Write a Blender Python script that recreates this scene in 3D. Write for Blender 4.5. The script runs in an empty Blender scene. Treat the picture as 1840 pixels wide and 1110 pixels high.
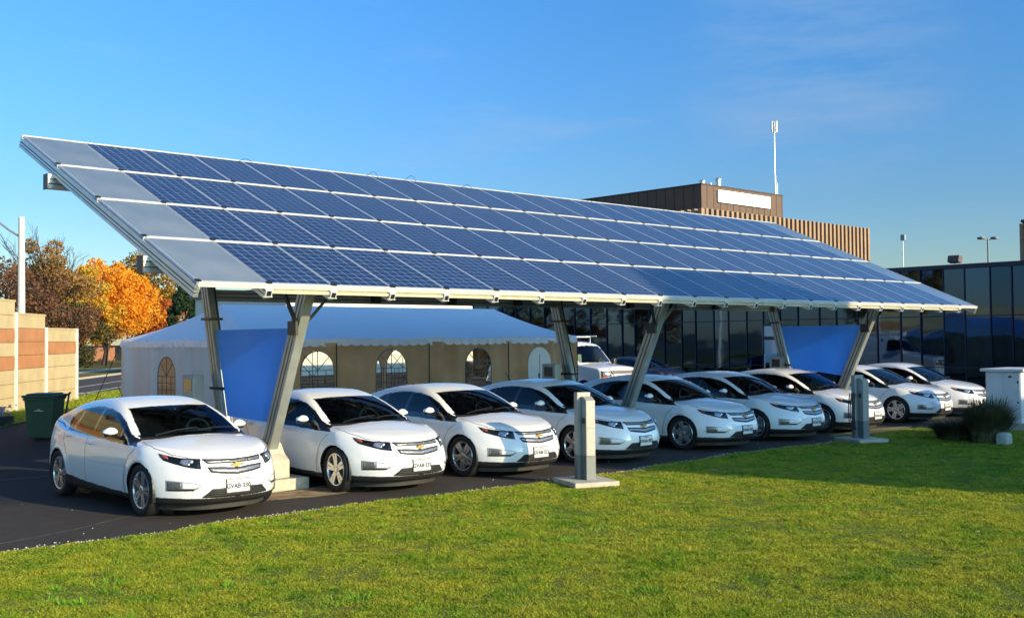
import bpy, math, random
import numpy as np
from math import radians as RD, sin, cos, pi
from mathutils import Vector, Matrix
random.seed(7); rng = np.random.default_rng(7)
SC = bpy.context.scene
COL = SC.collection
# ------------------------------------------------------------------ camera
CAM = np.array([-6.4017, -12.5410, 2.1800])
yaw, pit, rol = RD(43.1403), RD(1.5897), RD(-0.5401)
fw = Vector((sin(yaw)*cos(pit), cos(yaw)*cos(pit), sin(pit)))
rt = Vector((cos(yaw), -sin(yaw), 0)); up = rt.cross(fw)
r2 = rt*cos(rol) + up*sin(rol); u2 = up*cos(rol) - rt*sin(rol)
cd = bpy.data.cameras.new('camera'); cam = bpy.data.objects.new('camera', cd); COL.objects.link(cam)
cd.sensor_width = 36; cd.lens = 36*1962.08/1840; cd.clip_end = 3000; cd.clip_start = .1
cam.matrix_world = Matrix(((r2[0], u2[0], -fw[0], CAM[0]), (r2[1], u2[1], -fw[1], CAM[1]), (r2[2], u2[2], -fw[2], CAM[2]), (0, 0, 0, 1)))
SC.camera = cam
# ------------------------------------------------------------------ light
SUN_EL, SUN_AZ = RD(17.6), RD(13.0)          # azimuth from -Y towards +X
sdir = Vector((sin(SUN_AZ)*cos(SUN_EL), -cos(SUN_AZ)*cos(SUN_EL), sin(SUN_EL)))
W = bpy.data.worlds.new('World'); SC.world = W; W.use_nodes = True
nt = W.node_tree; sky = nt.nodes.new('ShaderNodeTexSky'); sky.sky_type = 'NISHITA'; sky.sun_disc = False
sky.sun_elevation = SUN_EL; sky.sun_rotation = math.atan2(sdir[0], sdir[1])
sky.air_density = 1.0; sky.dust_density = 0.35; sky.ozone_density = 2.6; sky.altitude = 100
bg = nt.nodes['Background']; bg.inputs[1].default_value = 0.15
mxw = nt.nodes.new('ShaderNodeMix'); mxw.data_type = 'RGBA'; mxw.blend_type = 'MULTIPLY'; mxw.inputs[0].default_value = 1; mxw.inputs[7].default_value = (3.4*.44, 3.4*.735, 3.4*.86, 1)
vs_ = nt.nodes.new('ShaderNodeVectorMath'); vs_.operation = 'SCALE'; vs_.inputs[3].default_value = 1/3.4; gm_ = nt.nodes.new('ShaderNodeGamma'); gm_.inputs[1].default_value = 1.42
nt.links.new(sky.outputs[0], vs_.inputs[0]); nt.links.new(vs_.outputs[0], gm_.inputs[0])
# thin high cirrus
tc_ = nt.nodes.new('ShaderNodeTexCoord'); mp_ = nt.nodes.new('ShaderNodeMapping'); mp_.inputs['Scale'].default_value = (1.2, 1.2, 7); mp_.inputs['Rotation'].default_value = (.12, .1, .4); nz_ = nt.nodes.new('ShaderNodeTexNoise'); nz_.inputs['Scale'].default_value = 2.1; nz_.inputs['Detail'].default_value = 9; nz_.inputs['Roughness'].default_value = .62
rp_ = nt.nodes.new('ShaderNodeValToRGB'); rp_.color_ramp.elements[0].position = .56; rp_.color_ramp.elements[1].position = .86; rp_.color_ramp.elements[1].color = (.30, .30, .30, 1)
mc_ = nt.nodes.new('ShaderNodeMix'); mc_.data_type = 'RGBA'; mc_.inputs[7].default_value = (1.9, 1.35, 1.15, 1)
nt.links.new(tc_.outputs['Generated'], mp_.inputs[0]); nt.links.new(mp_.outputs[0], nz_.inputs['Vector']); nt.links.new(nz_.outputs[0], rp_.inputs[0]); dp_ = nt.nodes.new('ShaderNodeVectorMath'); dp_.operation = 'DOT_PRODUCT'; nt.links.new(tc_.outputs['Generated'], dp_.inputs[0]); dp_.inputs[1].default_value = (.8331, .5006, .2353)
rq_ = nt.nodes.new('ShaderNodeValToRGB'); rq_.color_ramp.elements[0].position = .9915; rq_.color_ramp.elements[1].position = .9995; rq_.color_ramp.elements[1].color = (.42, .42, .42, 1); nt.links.new(dp_.outputs['Value'], rq_.inputs[0])
rz_ = nt.nodes.new('ShaderNodeValToRGB'); rz_.color_ramp.elements[0].position = .36; rz_.color_ramp.elements[1].position = .70; nt.links.new(nz_.outputs[0], rz_.inputs[0])
mq_ = nt.nodes.new('ShaderNodeMath'); mq_.operation = 'MULTIPLY'; nt.links.new(rq_.outputs[0], mq_.inputs[0]); nt.links.new(rz_.outputs[0], mq_.inputs[1])
ma_ = nt.nodes.new('ShaderNodeMath'); ma_.operation = 'ADD'; nt.links.new(mq_.outputs[0], ma_.inputs[0]); nt.links.new(rp_.outputs[0], ma_.inputs[1]); nt.links.new(ma_.outputs[0], mc_.inputs[0]); nt.links.new(gm_.outputs[0], mc_.inputs[6])
# dusky band of haze low over the horizon
sx_ = nt.nodes.new('ShaderNodeSeparateXYZ'); nt.links.new(tc_.outputs['Generated'], sx_.inputs[0])
hb_ = nt.nodes.new('ShaderNodeValToRGB'); e_ = hb_.color_ramp.elements; e_[0].position = .0; e_[0].color = (.92, .53, .50, 1); e_[1].position = .30; e_[1].color = (1, 1, 1, 1); e2_ = hb_.color_ramp.elements.new(.12); e2_.color = (.86, .62, .62, 1)
nt.links.new(sx_.outputs[2], hb_.inputs[0]); mh_ = nt.nodes.new('ShaderNodeMix'); mh_.data_type = 'RGBA'; mh_.blend_type = 'MULTIPLY'; mh_.inputs[0].default_value = 1
nt.links.new(mc_.outputs[2], mh_.inputs[6]); nt.links.new(hb_.outputs[0], mh_.inputs[7])
# added glow: sunward half of the sky brightened and warmed to fill shade
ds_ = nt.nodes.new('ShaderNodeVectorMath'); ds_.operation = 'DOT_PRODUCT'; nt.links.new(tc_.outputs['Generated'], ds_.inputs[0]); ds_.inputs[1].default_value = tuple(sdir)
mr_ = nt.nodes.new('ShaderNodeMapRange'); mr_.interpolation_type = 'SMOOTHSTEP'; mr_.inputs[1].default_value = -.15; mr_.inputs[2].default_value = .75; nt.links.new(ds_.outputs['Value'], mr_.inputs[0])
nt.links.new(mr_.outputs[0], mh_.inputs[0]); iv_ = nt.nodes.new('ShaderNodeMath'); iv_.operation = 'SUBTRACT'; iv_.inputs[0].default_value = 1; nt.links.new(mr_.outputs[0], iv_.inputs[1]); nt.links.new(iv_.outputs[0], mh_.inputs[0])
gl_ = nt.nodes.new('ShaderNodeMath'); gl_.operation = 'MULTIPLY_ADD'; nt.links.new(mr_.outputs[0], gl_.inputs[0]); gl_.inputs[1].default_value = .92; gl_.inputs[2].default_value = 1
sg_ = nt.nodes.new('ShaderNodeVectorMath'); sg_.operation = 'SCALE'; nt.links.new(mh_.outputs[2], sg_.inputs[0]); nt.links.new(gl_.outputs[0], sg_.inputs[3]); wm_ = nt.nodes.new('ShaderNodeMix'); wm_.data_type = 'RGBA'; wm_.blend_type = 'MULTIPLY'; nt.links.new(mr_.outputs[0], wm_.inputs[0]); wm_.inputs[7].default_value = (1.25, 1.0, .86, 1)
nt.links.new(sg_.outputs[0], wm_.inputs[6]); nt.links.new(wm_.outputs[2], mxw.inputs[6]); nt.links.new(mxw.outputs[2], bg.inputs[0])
sl = bpy.data.lights.new('sun', 'SUN'); sl.energy = 4.6; sl.angle = RD(.5); sl.color = (1.0, .80, .50)
so = bpy.data.objects.new('sun', sl); COL.objects.link(so)
so.rotation_euler = sdir.to_track_quat('Z', 'Y').to_euler(); so.location = (0, 0, 60)
SC.view_settings.view_transform = 'Standard'; SC.view_settings.look = 'None'
SC.view_settings.exposure = 0.68; SC.view_settings.gamma = 1

# ------------------------------------------------------------------ helpers
def tag(o, label=None, cat=None, group=None, kind=None):
    if label: o['label'] = label
    if cat: o['category'] = cat
    if group: o['group'] = group
    if kind: o['kind'] = kind
    return o
def empty(name, loc=(0, 0, 0), rz=0, label=None, cat=None, group=None):
    o = bpy.data.objects.new(name, None); COL.objects.link(o); o.location = loc; o.rotation_euler = (0, 0, rz)
    o.empty_display_size = .2
    return tag(o, label, cat, group)
def copy_tree(o, parent=None):
    c = o.copy(); COL.objects.link(c); c.parent = parent
    for ch in list(o.children): copy_tree(ch, c)
    return c
class MB:
    def __init__(s): s.v = []; s.f = []; s.m = []; s.cur = 0
    def add(s, v, f):
        n = len(s.v); s.v += [tuple(p) for p in v]; s.f += [tuple(i+n for i in q) for q in f]; s.m += [s.cur]*len(f); return s
    def box(s, x0, y0, z0, x1, y1, z1):
        return s.add([(x0,y0,z0),(x1,y0,z0),(x1,y1,z0),(x0,y1,z0),(x0,y0,z1),(x1,y0,z1),(x1,y1,z1),(x0,y1,z1)],
                     [(0,3,2,1),(4,5,6,7),(0,1,5,4),(1,2,6,5),(2,3,7,6),(3,0,4,7)])
    def bar(s, a, b, w, h, upv=(0, 0, 1)):
        a = Vector(a); b = Vector(b); d = (b-a).normalized(); u = Vector(upv)
        x = d.cross(u); x = x.normalized() if x.length > 1e-4 else Vector((1, 0, 0)); y = x.cross(d)
        vs = [p + x*sx*w/2 + y*sy*h/2 for p in (a, b) for sx, sy in ((-1,-1),(1,-1),(1,1),(-1,1))]
        return s.add(vs, [(0,1,2,3),(7,6,5,4),(0,4,5,1),(1,5,6,2),(2,6,7,3),(3,7,4,0)])
    def tube(s, pts, r, n=8, cap=True):
        pts = [Vector(p) for p in pts]; rs = r if isinstance(r, (list, tuple)) else [r]*len(pts); vs = []; px = None
        for i, p in enumerate(pts):
            d = (pts[min(i+1, len(pts)-1)] - pts[max(i-1, 0)]).normalized()
            x = d.orthogonal().normalized() if px is None else (px - d*px.dot(d)).normalized()
            px = x; y = d.cross(x)
            vs += [p + (x*cos(2*pi*k/n) + y*sin(2*pi*k/n))*rs[i] for k in range(n)]
        f = [(i*n+k, i*n+(k+1) % n, (i+1)*n+(k+1) % n, (i+1)*n+k) for i in range(len(pts)-1) for k in range(n)]
        if cap: f += [tuple(range(n))[::-1], tuple((len(pts)-1)*n+k for k in range(n))]
        return s.add(vs, f)
    def lathe(s, prof, n=32, axis='z', o=(0, 0, 0)):
        vs = []
        for r, h in prof:
            for k in range(n):
                a = 2*pi*k/n
                vs.append({'z': (r*cos(a)+o[0], r*sin(a)+o[1], h+o[2]), 'x': (h+o[0], r*cos(a)+o[1], r*sin(a)+o[2]), 'y': (r*sin(a)+o[0], h+o[1], r*cos(a)+o[2])}[axis])
        return s.add(vs, [(i*n+k, i*n+(k+1) % n, (i+1)*n+(k+1) % n, (i+1)*n+k) for i in range(len(prof)-1) for k in range(n)])
    def prism(s, pts, d):      # pts: 3-D polygon, d: extrusion vector
        n = len(pts); d = Vector(d); vs = [Vector(p) for p in pts]; vs += [p+d for p in vs]
        return s.add(vs, [tuple(range(n))[::-1], tuple(range(n, 2*n))] + [(i, (i+1) % n, n+(i+1) % n, n+i) for i in range(n)])
    def ball(s, c, r, n=12, m=8, sq=1.0):
        rx, ry, rz = r if isinstance(r, tuple) else (r, r, r); vs = []
        pw = lambda t: math.copysign(abs(t)**sq, t)
        for i in range(m+1):
            t = -pi/2 + pi*i/m
            for k in range(n):
                a = 2*pi*k/n; vs.append((c[0]+rx*pw(cos(t))*pw(cos(a)), c[1]+ry*pw(cos(t))*pw(sin(a)), c[2]+rz*pw(sin(t))))
        return s.add(vs, [(i*n+k, i*n+(k+1) % n, (i+1)*n+(k+1) % n, (i+1)*n+k) for i in range(m) for k in range(n)])
    def build(s, name, mats, parent=None, smooth=False, bevel=0, loc=None):
        me = bpy.data.meshes.new(name); me.from_pydata([tuple(p) for p in s.v], [], s.f)
        for mt in (mats if isinstance(mats, (list, tuple)) else [mats]): me.materials.append(mt)
        if any(s.m): me.polygons.foreach_set('material_index', s.m)
        if smooth: me.shade_smooth() if hasattr(me, 'shade_smooth') else None
        me.validate(); me.update()
        o = bpy.data.objects.new(name, me); COL.objects.link(o); o.parent = parent
        if loc: o.location = loc
        if bevel:
            md = o.modifiers.new('bevel', 'BEVEL'); md.width = bevel; md.segments = 2; md.limit_method = 'ANGLE'
        return o
def np_mesh(name, V, F, mats, parent=None, smooth=False, mi=None):
    me = bpy.data.meshes.new(name); V = np.asarray(V, np.float32); F = np.asarray(F, np.int32); k = F.shape[1]
    me.vertices.add(len(V)); me.vertices.foreach_set('co', V.ravel())
    me.loops.add(F.size); me.loops.foreach_set('vertex_index', F.ravel())
    me.polygons.add(len(F)); me.polygons.foreach_set('loop_start', np.arange(0, F.size, k, dtype=np.int32))
    me.polygons.foreach_set('loop_total', np.full(len(F), k, np.int32))
    if smooth: me.polygons.foreach_set('use_smooth', np.ones(len(F), bool))
    for mt in (mats if isinstance(mats, (list, tuple)) else [mats]): me.materials.append(mt)
    if mi is not None: me.polygons.foreach_set('material_index', np.asarray(mi, np.int32))
    me.update(calc_edges=True); me.validate()
    o = bpy.data.objects.new(name, me); COL.objects.link(o); o.parent = parent
    return o
# ------------------------------------------------------------------ materials
class NB:
    """tiny node builder"""
    def __init__(s, name):
        s.m = bpy.data.materials.new(name); s.m.use_nodes = True; s.t = s.m.node_tree; s.n = s.t.nodes
        s.b = s.n['Principled BSDF']; s.out = s.n['Material Output']
    def new(s, t, **k):
        n = s.n.new('ShaderNode'+t)
        for a, b in k.items(): setattr(n, a, b)
        return n
    def l(s, a, b): s.t.links.new(a, b)
    def math(s, op, a, b=None, c=None):
        n = s.new('Math', operation=op)
        for i, v in enumerate((a, b, c)):
            if v is None: continue
            if isinstance(v, (int, float)): n.inputs[i].default_value = v
            else: s.l(v, n.inputs[i])
        return n.outputs[0]
    def coord(s, kind='Object', scale=None):
        c = s.new('TexCoord').outputs[kind]
        if scale is None: return c
        mp = s.new('Mapping'); mp.inputs['Scale'].default_value = scale; s.l(c, mp.inputs[0]); return mp.outputs[0]
    def pos(s): return s.new('NewGeometry').outputs['Position']
    def noise(s, vec, scale, detail=4, rough=.55):
        n = s.new('TexNoise'); n.inputs['Scale'].default_value = scale; n.inputs['Detail'].default_value = detail; n.inputs['Roughness'].default_value = rough
        s.l(vec, n.inputs['Vector']); return n.outputs[0]
    def ramp(s, fac, stops):
        r = s.new('ValToRGB'); e = r.color_ramp.elements
        while len(e) < len(stops): e.new(.5)
        for i, (p, c) in enumerate(stops): e[i].position = p; e[i].color = (*c, 1) if len(c) == 3 else c
        s.l(fac, r.inputs[0]); return r.outputs[0]
    def mix(s, fac, a, b, mode='MIX'):
        n = s.new('Mix', data_type='RGBA', blend_type=mode)
        for sock, v in ((n.inputs[0], fac), (n.inputs[6], a), (n.inputs[7], b)):
            if isinstance(v, (int, float)): sock.default_value = v
            elif isinstance(v, tuple): sock.default_value = (*v, 1)
            else: s.l(v, sock)
        return n.outputs[2]
    def bump(s, h, st=.3, dist=.01):
        n = s.new('Bump'); n.inputs['Strength'].default_value = st; n.inputs['Distance'].default_value = dist
        s.l(h, n.inputs['Height']); s.l(n.outputs[0], s.b.inputs['Normal']); return n.outputs[0]
    def set(s, **k):
        mp = dict(base='Base Color', rough='Roughness', metal='Metallic', coat='Coat Weight', coatr='Coat Roughness', spec='Specular IOR Level', trans='Transmission Weight', alpha='Alpha', ior='IOR')
        for a, v in k.items():
            i = s.b.inputs[mp[a]]
            if isinstance(v, tuple): i.default_value = (*v, 1)
            elif isinstance(v, (int, float)): i.default_value = v
            else: s.l(v, i)
        return s
def M(name, base, rough=.5, metal=0, var=.12, scale=6, bump=0, bdist=.005, coat=0, spec=.5, det=4):
    b = NB(name); p = b.coord('Object'); n = b.noise(p, scale, det)
    lo = tuple(max(0, c*(1-var)) for c in base); hi = tuple(min(1, c*(1+var)) for c in base)
    b.set(base=b.ramp(n, [(.3, lo), (.7, hi)]), rough=rough, metal=metal, coat=coat, spec=spec, coatr=.03)
    if bump: b.bump(b.noise(p, scale*6, 5), bump, bdist)
    return b.m
alu = M('aluminium', (.50, .51, .50), .38, .75, .1, 3)
alu_w = M('bright_aluminium', (.80, .79, .76), .35, .35, .06, 5)
post_m = M('post_aluminium', (.31, .33, .305), .42, .55, .12, 4)
groove_m = M('groove_shadow_gap', (.02, .025, .025), .7, 0)
black_m = M('black_steel', (.012, .012, .013), .45, 0)
rubber = M('rubber', (.007, .007, .008), .75, 0, .2, 20)
concrete = M('concrete', (.42, .38, .30), .9, 0, .16, 7, .3)
plast_w = M('white_enamel', (.74, .76, .76), .4, 0, .05, 4, coat=.2)
chrome = M('chrome', (.75, .75, .76), .12, 1, .03, 5)
rim_m = M('rim_alloy', (.62, .62, .63), .25, .9, .05, 5)
dark_in = M('interior_dark', (.035, .035, .036), .8, 0, .2, 8)
seat_m = M('seat_fabric', (.11, .11, .10), .85, 0, .2, 14)
belt_m = M('pale_trim', (.45, .52, .42), .6)
gloss_blk = M('gloss_black', (.008, .008, .009), .08, 0, .1, 3, coat=.6)
clad_m = M('cladding_plastic', (.013, .013, .014), .6, 0, .15, 9)
dam_m = M('air_dam_plastic', (.035, .034, .03), .55, 0, .15, 6)
amber_m = M('amber_lens', (.55, .13, .03), .15, 0, .1, 5, coat=1)
red_m = M('red_lens', (.35, .07, .06), .15, 0, .1, 5, coat=1)
lamp_m = M('lamp_reflector', (.55, .58, .62), .15, .8, .25, 30)
fogc_m = M('fog_frame', (.42, .42, .42), .3, .6, .1, 20); foggl_m = M('fog_lens', (.16, .17, .18), .15, .5, .5, 40, coat=1)
gold_m = M('gold_emblem', (.75, .48, .12), .28, .6, .08, 10)
def paint(name, base, dirt=.03):
    b = NB(name); p = b.coord('Object'); n = b.noise(p, 2.2, 5)
    b.set(base=b.ramp(n, [(.3, tuple(c*(1-dirt) for c in base)), (.7, base)]), rough=.30, coat=1.0, coatr=.02, spec=.5)
    return b.m
white_p = paint('white_car_paint', (.80, .80, .79)); dark_p = paint('dark_car_paint', (.014, .014, .017))
van_p = paint('white_van_paint', (.78, .77, .74))
def glass_mat(name, tint, fr=1.5):
    b = NB(name); b.n.remove(b.b); g = b.new('BsdfGlossy'); g.inputs['Roughness'].default_value = .015
    t = b.new('BsdfTransparent'); nz = b.noise(b.coord(), 3, 2)
    b.l(b.ramp(nz, [(.3, tuple(c*.92 for c in tint)), (.7, tint)]), t.inputs[0])
    f = b.new('Fresnel'); f.inputs[0].default_value = fr; m = b.new('MixShader')
    b.l(f.outputs[0], m.inputs[0]); b.l(t.outputs[0], m.inputs[1]); b.l(g.outputs[0], m.inputs[2]); b.l(m.outputs[0], b.out.inputs[0])
    return b.m
glass_m = glass_mat('car_glass', (.62, .72, .64), 1.52); tint_m = glass_mat('tinted_side_glass', (.12, .15, .15), 1.55)
clear_m = glass_mat('clear_vinyl', (.93, .92, .88), 1.2)
def text_mesh(body, size, name, mat, parent, loc, rot, extrude=.0, bold=0):
    c = bpy.data.curves.new(name, 'FONT'); c.body = body; c.size = size; c.extrude = extrude; c.offset = bold
    c.align_x = 'CENTER'; c.align_y = 'CENTER'; c.resolution_u = 3
    t = bpy.data.objects.new(name, c); COL.objects.link(t)
    dg = bpy.context.evaluated_depsgraph_get(); me = bpy.data.meshes.new_from_object(t.evaluated_get(dg))
    bpy.data.objects.remove(t); me.materials.clear(); me.materials.append(mat)
    o = bpy.data.objects.new(name, me); COL.objects.link(o); o.parent = parent; o.location = loc; o.rotation_euler = rot
    return o
FAST = False
# ------------------------------------------------------------------ car bodies from a smooth implicit shape
def smax(a, b, k):
    h = np.clip(.5+.5*(a-b)/k, 0, 1); return b*(1-h)+a*h+k*h*(1-h)
def smin(a, b, k): return -smax(-a, -b, k)
def crv(pts):
    xs = np.array([p[0] for p in pts], float); ys = np.array([p[1] for p in pts], float)
    m = np.gradient(ys, xs); X = np.linspace(xs[0], xs[-1], 600)
    i = np.clip(np.searchsorted(xs, X)-1, 0, len(xs)-2); h = xs[i+1]-xs[i]; t = (X-xs[i])/h
    Y = (2*t**3-3*t**2+1)*ys[i]+(t**3-2*t**2+t)*h*m[i]+(-2*t**3+3*t**2)*ys[i+1]+(t**3-t**2)*h*m[i+1]
    return lambda q: np.interp(q, X, Y)
LIFT = dict(L=4.49, bw=.86,
 zc=crv([(0,.66),(.08,.715),(.2,.77),(.4,.835),(.7,.905),(1.0,.955),(1.2,.975),(2,.98),(3,1.0),(3.6,1.05),(4.1,1.10),(4.3,1.13),(4.49,1.10)]),
 zs=crv([(0,.60),(.3,.735),(.55,.815),(.8,.86),(1.1,.885),(2,.90),(3,.945),(3.5,.985),(4.0,1.04),(4.3,1.06),(4.49,1.0)]),
 roof=crv([(.9,.86),(1.07,.965),(1.3,1.085),(1.6,1.215),(1.95,1.335),(2.2,1.395),(2.5,1.425),(2.8,1.42),(3.2,1.375),(3.6,1.295),(4.0,1.195),(4.3,1.12),(4.49,1.0)]),
 side=crv([(.0,.70),(.15,.82),(.3,.868),(.5,.893),(.65,.893),(.8,.878),(.9,.85),(1.0,.80),(1.15,.70)]),
 gh=crv([(.7,.88),(.9,.835),(1.0,.80),(1.15,.735),(1.3,.65),(1.38,.58),(1.5,.44)]),
 fz=crv([(.05,.22),(.14,.13),(.22,.05),(.3,.015),(.4,0),(.5,.012),(.6,.05),(.7,.11),(.85,.3),(1.0,.6)]),
 rz=crv([(.05,.35),(.2,.12),(.35,.03),(.6,.0),(.8,.04),(1.0,.10),(1.12,.14),(1.2,.2)]),
 bow=.62, bowp=3.2, bot=.17, plan=crv([(0,.95),(.4,.968),(.9,.985),(1.4,.99),(2.2,1.0),(3.4,.995),(4.0,.95),(4.49,.86)]),
 ghp=crv([(0,.99),(1.5,1.0),(2.6,1.0),(3.4,.96),(4.0,.86),(4.49,.76)]), arches=((.93,.33),(3.615,.33)), ax=.5, y0=.75, y1=3.85, gy=.9)
VAN = dict(L=5.65, bw=.98,
 zc=crv([(0,1.12),(.06,1.17),(.3,1.22),(.7,1.27),(1.05,1.32),(2,1.32),(5.65,1.32)]),
 zs=crv([(0,1.06),(.3,1.14),(.7,1.20),(1.05,1.24),(2,1.26),(5.65,1.26)]),
 roof=crv([(.7,1.0),(1.0,1.27),(1.15,1.38),(1.4,1.62),(1.65,1.86),(1.8,1.97),(2.0,2.04),(2.5,2.09),(4.5,2.11),(5.4,2.08),(5.65,1.98)]),
 side=crv([(.0,.86),(.2,.94),(.4,.985),(.8,1.0),(1.1,.99),(1.3,.97),(1.5,.94)]),
 gh=crv([(.7,.98),(1.1,.975),(1.5,.93),(1.8,.87),(2.0,.78),(2.1,.68),(2.2,.5)]),
 fz=crv([(.1,.12),(.25,.03),(.35,.0),(.55,.0),(.65,.03),(1.02,.05),(1.1,.09),(1.2,.2),(1.4,.5)]),
 rz=crv([(.1,.1),(.3,.02),(.8,.0),(1.5,.03),(2.0,.08),(2.2,.15)]),
 bow=.20, bowp=4.0, bot=.24, plan=crv([(0,.95),(.5,.985),(1.2,1.0),(4.5,1.0),(5.65,.985)]), ghp=crv([(0,.98),(2,1.0),(5.65,.99)]),
 arches=((.95,.36),(4.4,.36)), ax=.9, y0=.85, y1=4.7, gy=.75)
def field(P, c):
    x = np.abs(P[..., 0]); y = P[..., 1]; z = P[..., 2]; bw = c['bw']; q = np.clip(x/bw, 0, 1.3)**2
    deck = z-(c['zc'](y)+(c['zs'](y)-c['zc'](y))*q); sd = x-c['side'](z)*c['plan'](y)
    for ya, za in c['arches']:
        r = np.hypot(y-ya, z-za); sd = sd-.016*np.exp(-((r-.38)/.07)**2)
    fr = (c['fz'](z)+c['bow']*np.clip(x/bw, 0, 2)**c['bowp'])-y
    rr = y-(c['L']-c['rz'](z)-.42*np.clip(x/(bw-.02), 0, 2)**3.4*(.4 if c is VAN else 1))
    low = smax(smax(sd, deck*.95, .07), smax(fr*.8, rr*.8, .02), .07); low = smax(low, c['bot']-z, .05)
    gs = (x-c['gh'](z)*c['ghp'](y))*.9
    yy = y-.16*np.clip(x/.7, 0, 1.5)**2*np.clip((2.6-y)/1.4, 0, 1)
    rf = (z-c['roof'](yy)+.03*np.clip(x/.6, 0, 1.5)**2)*.85
    rf = rf+np.clip(c['gy']-y, 0, 9)*.9+np.clip(y-(c['L']-.11 if c is LIFT else c['L']-.05), 0, 9)*2
    G = smax(gs, rf, .07); G = smax(G, .6-z, .02)
    return smin(low, G, .02)
def solve(O, D, c, t0, t1, n, inward):
    ts = np.linspace(0, 1, n); T0 = np.broadcast_to(t0, O.shape[:-1]); T1 = np.broadcast_to(t1, O.shape[:-1])
    lo = np.full(O.shape[:-1], np.nan); hi = lo.copy(); prev = field(O+D*T0[..., None], c); pt = T0
    for s in ts[1:]:
        t = T0+(T1-T0)*s; cur = field(O+D*t[..., None], c)
        hit = np.isnan(lo) & ((prev > 0) & (cur <= 0) if inward else (prev <= 0) & (cur > 0))
        lo = np.where(hit, pt, lo); hi = np.where(hit, t, hi); prev = cur; pt = t
    for _ in range(14):
        m = (lo+hi)/2; fm = field(O+D*m[..., None], c); ins = (fm <= 0) if inward else (fm > 0)
        hi = np.where(ins, m, hi); lo = np.where(ins, lo, m)
    return hi
def sdp(a, b, poly):
    """signed distance to a polygon, negative inside"""
    d = np.full(a.shape, 1e9); ins = np.zeros(a.shape, bool); n = len(poly)
    for i in range(n):
        x0, y0 = poly[i]; x1, y1 = poly[(i+1) % n]; ex, ey = x1-x0, y1-y0
        t = np.clip(((a-x0)*ex+(b-y0)*ey)/(ex*ex+ey*ey+1e-12), 0, 1)
        d = np.minimum(d, np.hypot(a-x0-t*ex, b-y0-t*ey))
        c = ((y0 > b) != (y1 > b)) & (a < (ex)*(b-y0)/(ey if ey else 1e-12)+x0); ins ^= c
    return np.where(ins, -d, d)
def body_grid(c, regs, nf=64, step=.015, nr=46, nv=168):
    """regs: list of (name, fn(P)->signed distance); first match wins"""
    al = np.concatenate([np.linspace(pi/2, 0, nf, endpoint=False), np.zeros(int((c['y1']-c['y0'])/step)), np.linspace(0, -pi/2, nr)])
    yy = np.concatenate([np.full(nf, c['y0']), np.linspace(c['y0'], c['y1'], int((c['y1']-c['y0'])/step)), np.full(nr, c['y1'])])
    al[0] = pi/2-.004; al[-1] = -pi/2+.004; ph = np.linspace(-pi/2, pi/2, nv); NU = len(al)
    def rays(U, V):
        a = np.interp(U, np.arange(NU), al); y = np.interp(U, np.arange(NU), yy); p = np.interp(V, np.arange(nv), ph)
        O = np.stack([0*a, y, 0*a+c['ax']], -1); D = np.stack([np.cos(a)*np.cos(p), -np.sin(a), np.cos(a)*np.sin(p)], -1); return O, D
    U, V = np.meshgrid(np.arange(NU, dtype=float), np.arange(nv, dtype=float), indexing='ij')
    O, D = rays(U, V); T = solve(O, D, c, .02, 1.9, 56, False); P = O+D*T[..., None]
    for _ in range(2):
        best = np.full(U.shape, 9.); dU = np.zeros_like(U); dV = np.zeros_like(V)
        for _, fn in regs:
            f = fn(P); gu, gv = np.gradient(f); g2 = gu*gu+gv*gv+1e-12; su, sv = -f*gu/g2, -f*gv/g2
            s = np.hypot(su, sv); ok = (s < .62) & (s < best); best = np.where(ok, s, best); dU = np.where(ok, su, dU); dV = np.where(ok, sv, dV)
        dV[:, 0] = 0; dV[:, -1] = 0; dU[0] = 0; dU[-1] = 0
        U = np.clip(U+np.clip(dU, -.5, .5), 0, NU-1); V = np.clip(V+np.clip(dV, -.5, .5), 0, nv-1)
        O, D = rays(U, V); T2 = solve(O, D, c, np.maximum(T-.09, .005), T+.09, 12, False); T = np.where(np.isnan(T2), T, T2); P = O+D*T[..., None]
    # normals from the field
    e = 1e-3; N = np.stack([field(P+np.eye(3)[k]*e, c)-field(P-np.eye(3)[k]*e, c) for k in range(3)], -1)
    N[:, 0, 0] = 0; N[:, -1, 0] = 0; N /= np.linalg.norm(N, axis=-1, keepdims=True)+1e-12
    idx = np.arange(NU*nv).reshape(NU, nv); idm = idx+NU*nv; idm[:, 0] = idx[:, 0]; idm[:, -1] = idx[:, -1]
    V3 = np.concatenate([P.reshape(-1, 3), P.reshape(-1, 3)*[-1, 1, 1]]); N3 = np.concatenate([N.reshape(-1, 3), N.reshape(-1, 3)*[-1, 1, 1]])
    sb = np.full(U.shape, 9.)
    for _, fn in regs: sb = np.minimum(sb, np.abs(fn(P)))
    q = lambda A: [x.ravel() for x in (A[:-1, :-1], A[1:, :-1], A[1:, 1:], A[:-1, 1:])]
    s0, s1, s2, s3 = q(sb); d02 = (s0+s2 <= s1+s3)[:, None]
    def tris(I):
        a, b, c_, d = q(I); A1 = np.where(d02, np.stack([a, b, c_], 1), np.stack([a, b, d], 1)); A2 = np.where(d02, np.stack([a, c_, d], 1), np.stack([b, c_, d], 1)); return np.concatenate([A1, A2])
    FR = tris(idx); FL = tris(idm)[:, ::-1]
    cen = P.reshape(-1, 3)[FR].mean(1); cls = np.full(len(cen), -1)
    for i, (_, fn) in enumerate(regs):
        m = (cls < 0) & (fn(cen) < 0); cls[m] = i
    return V3, N3, FR, FL, cls
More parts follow.
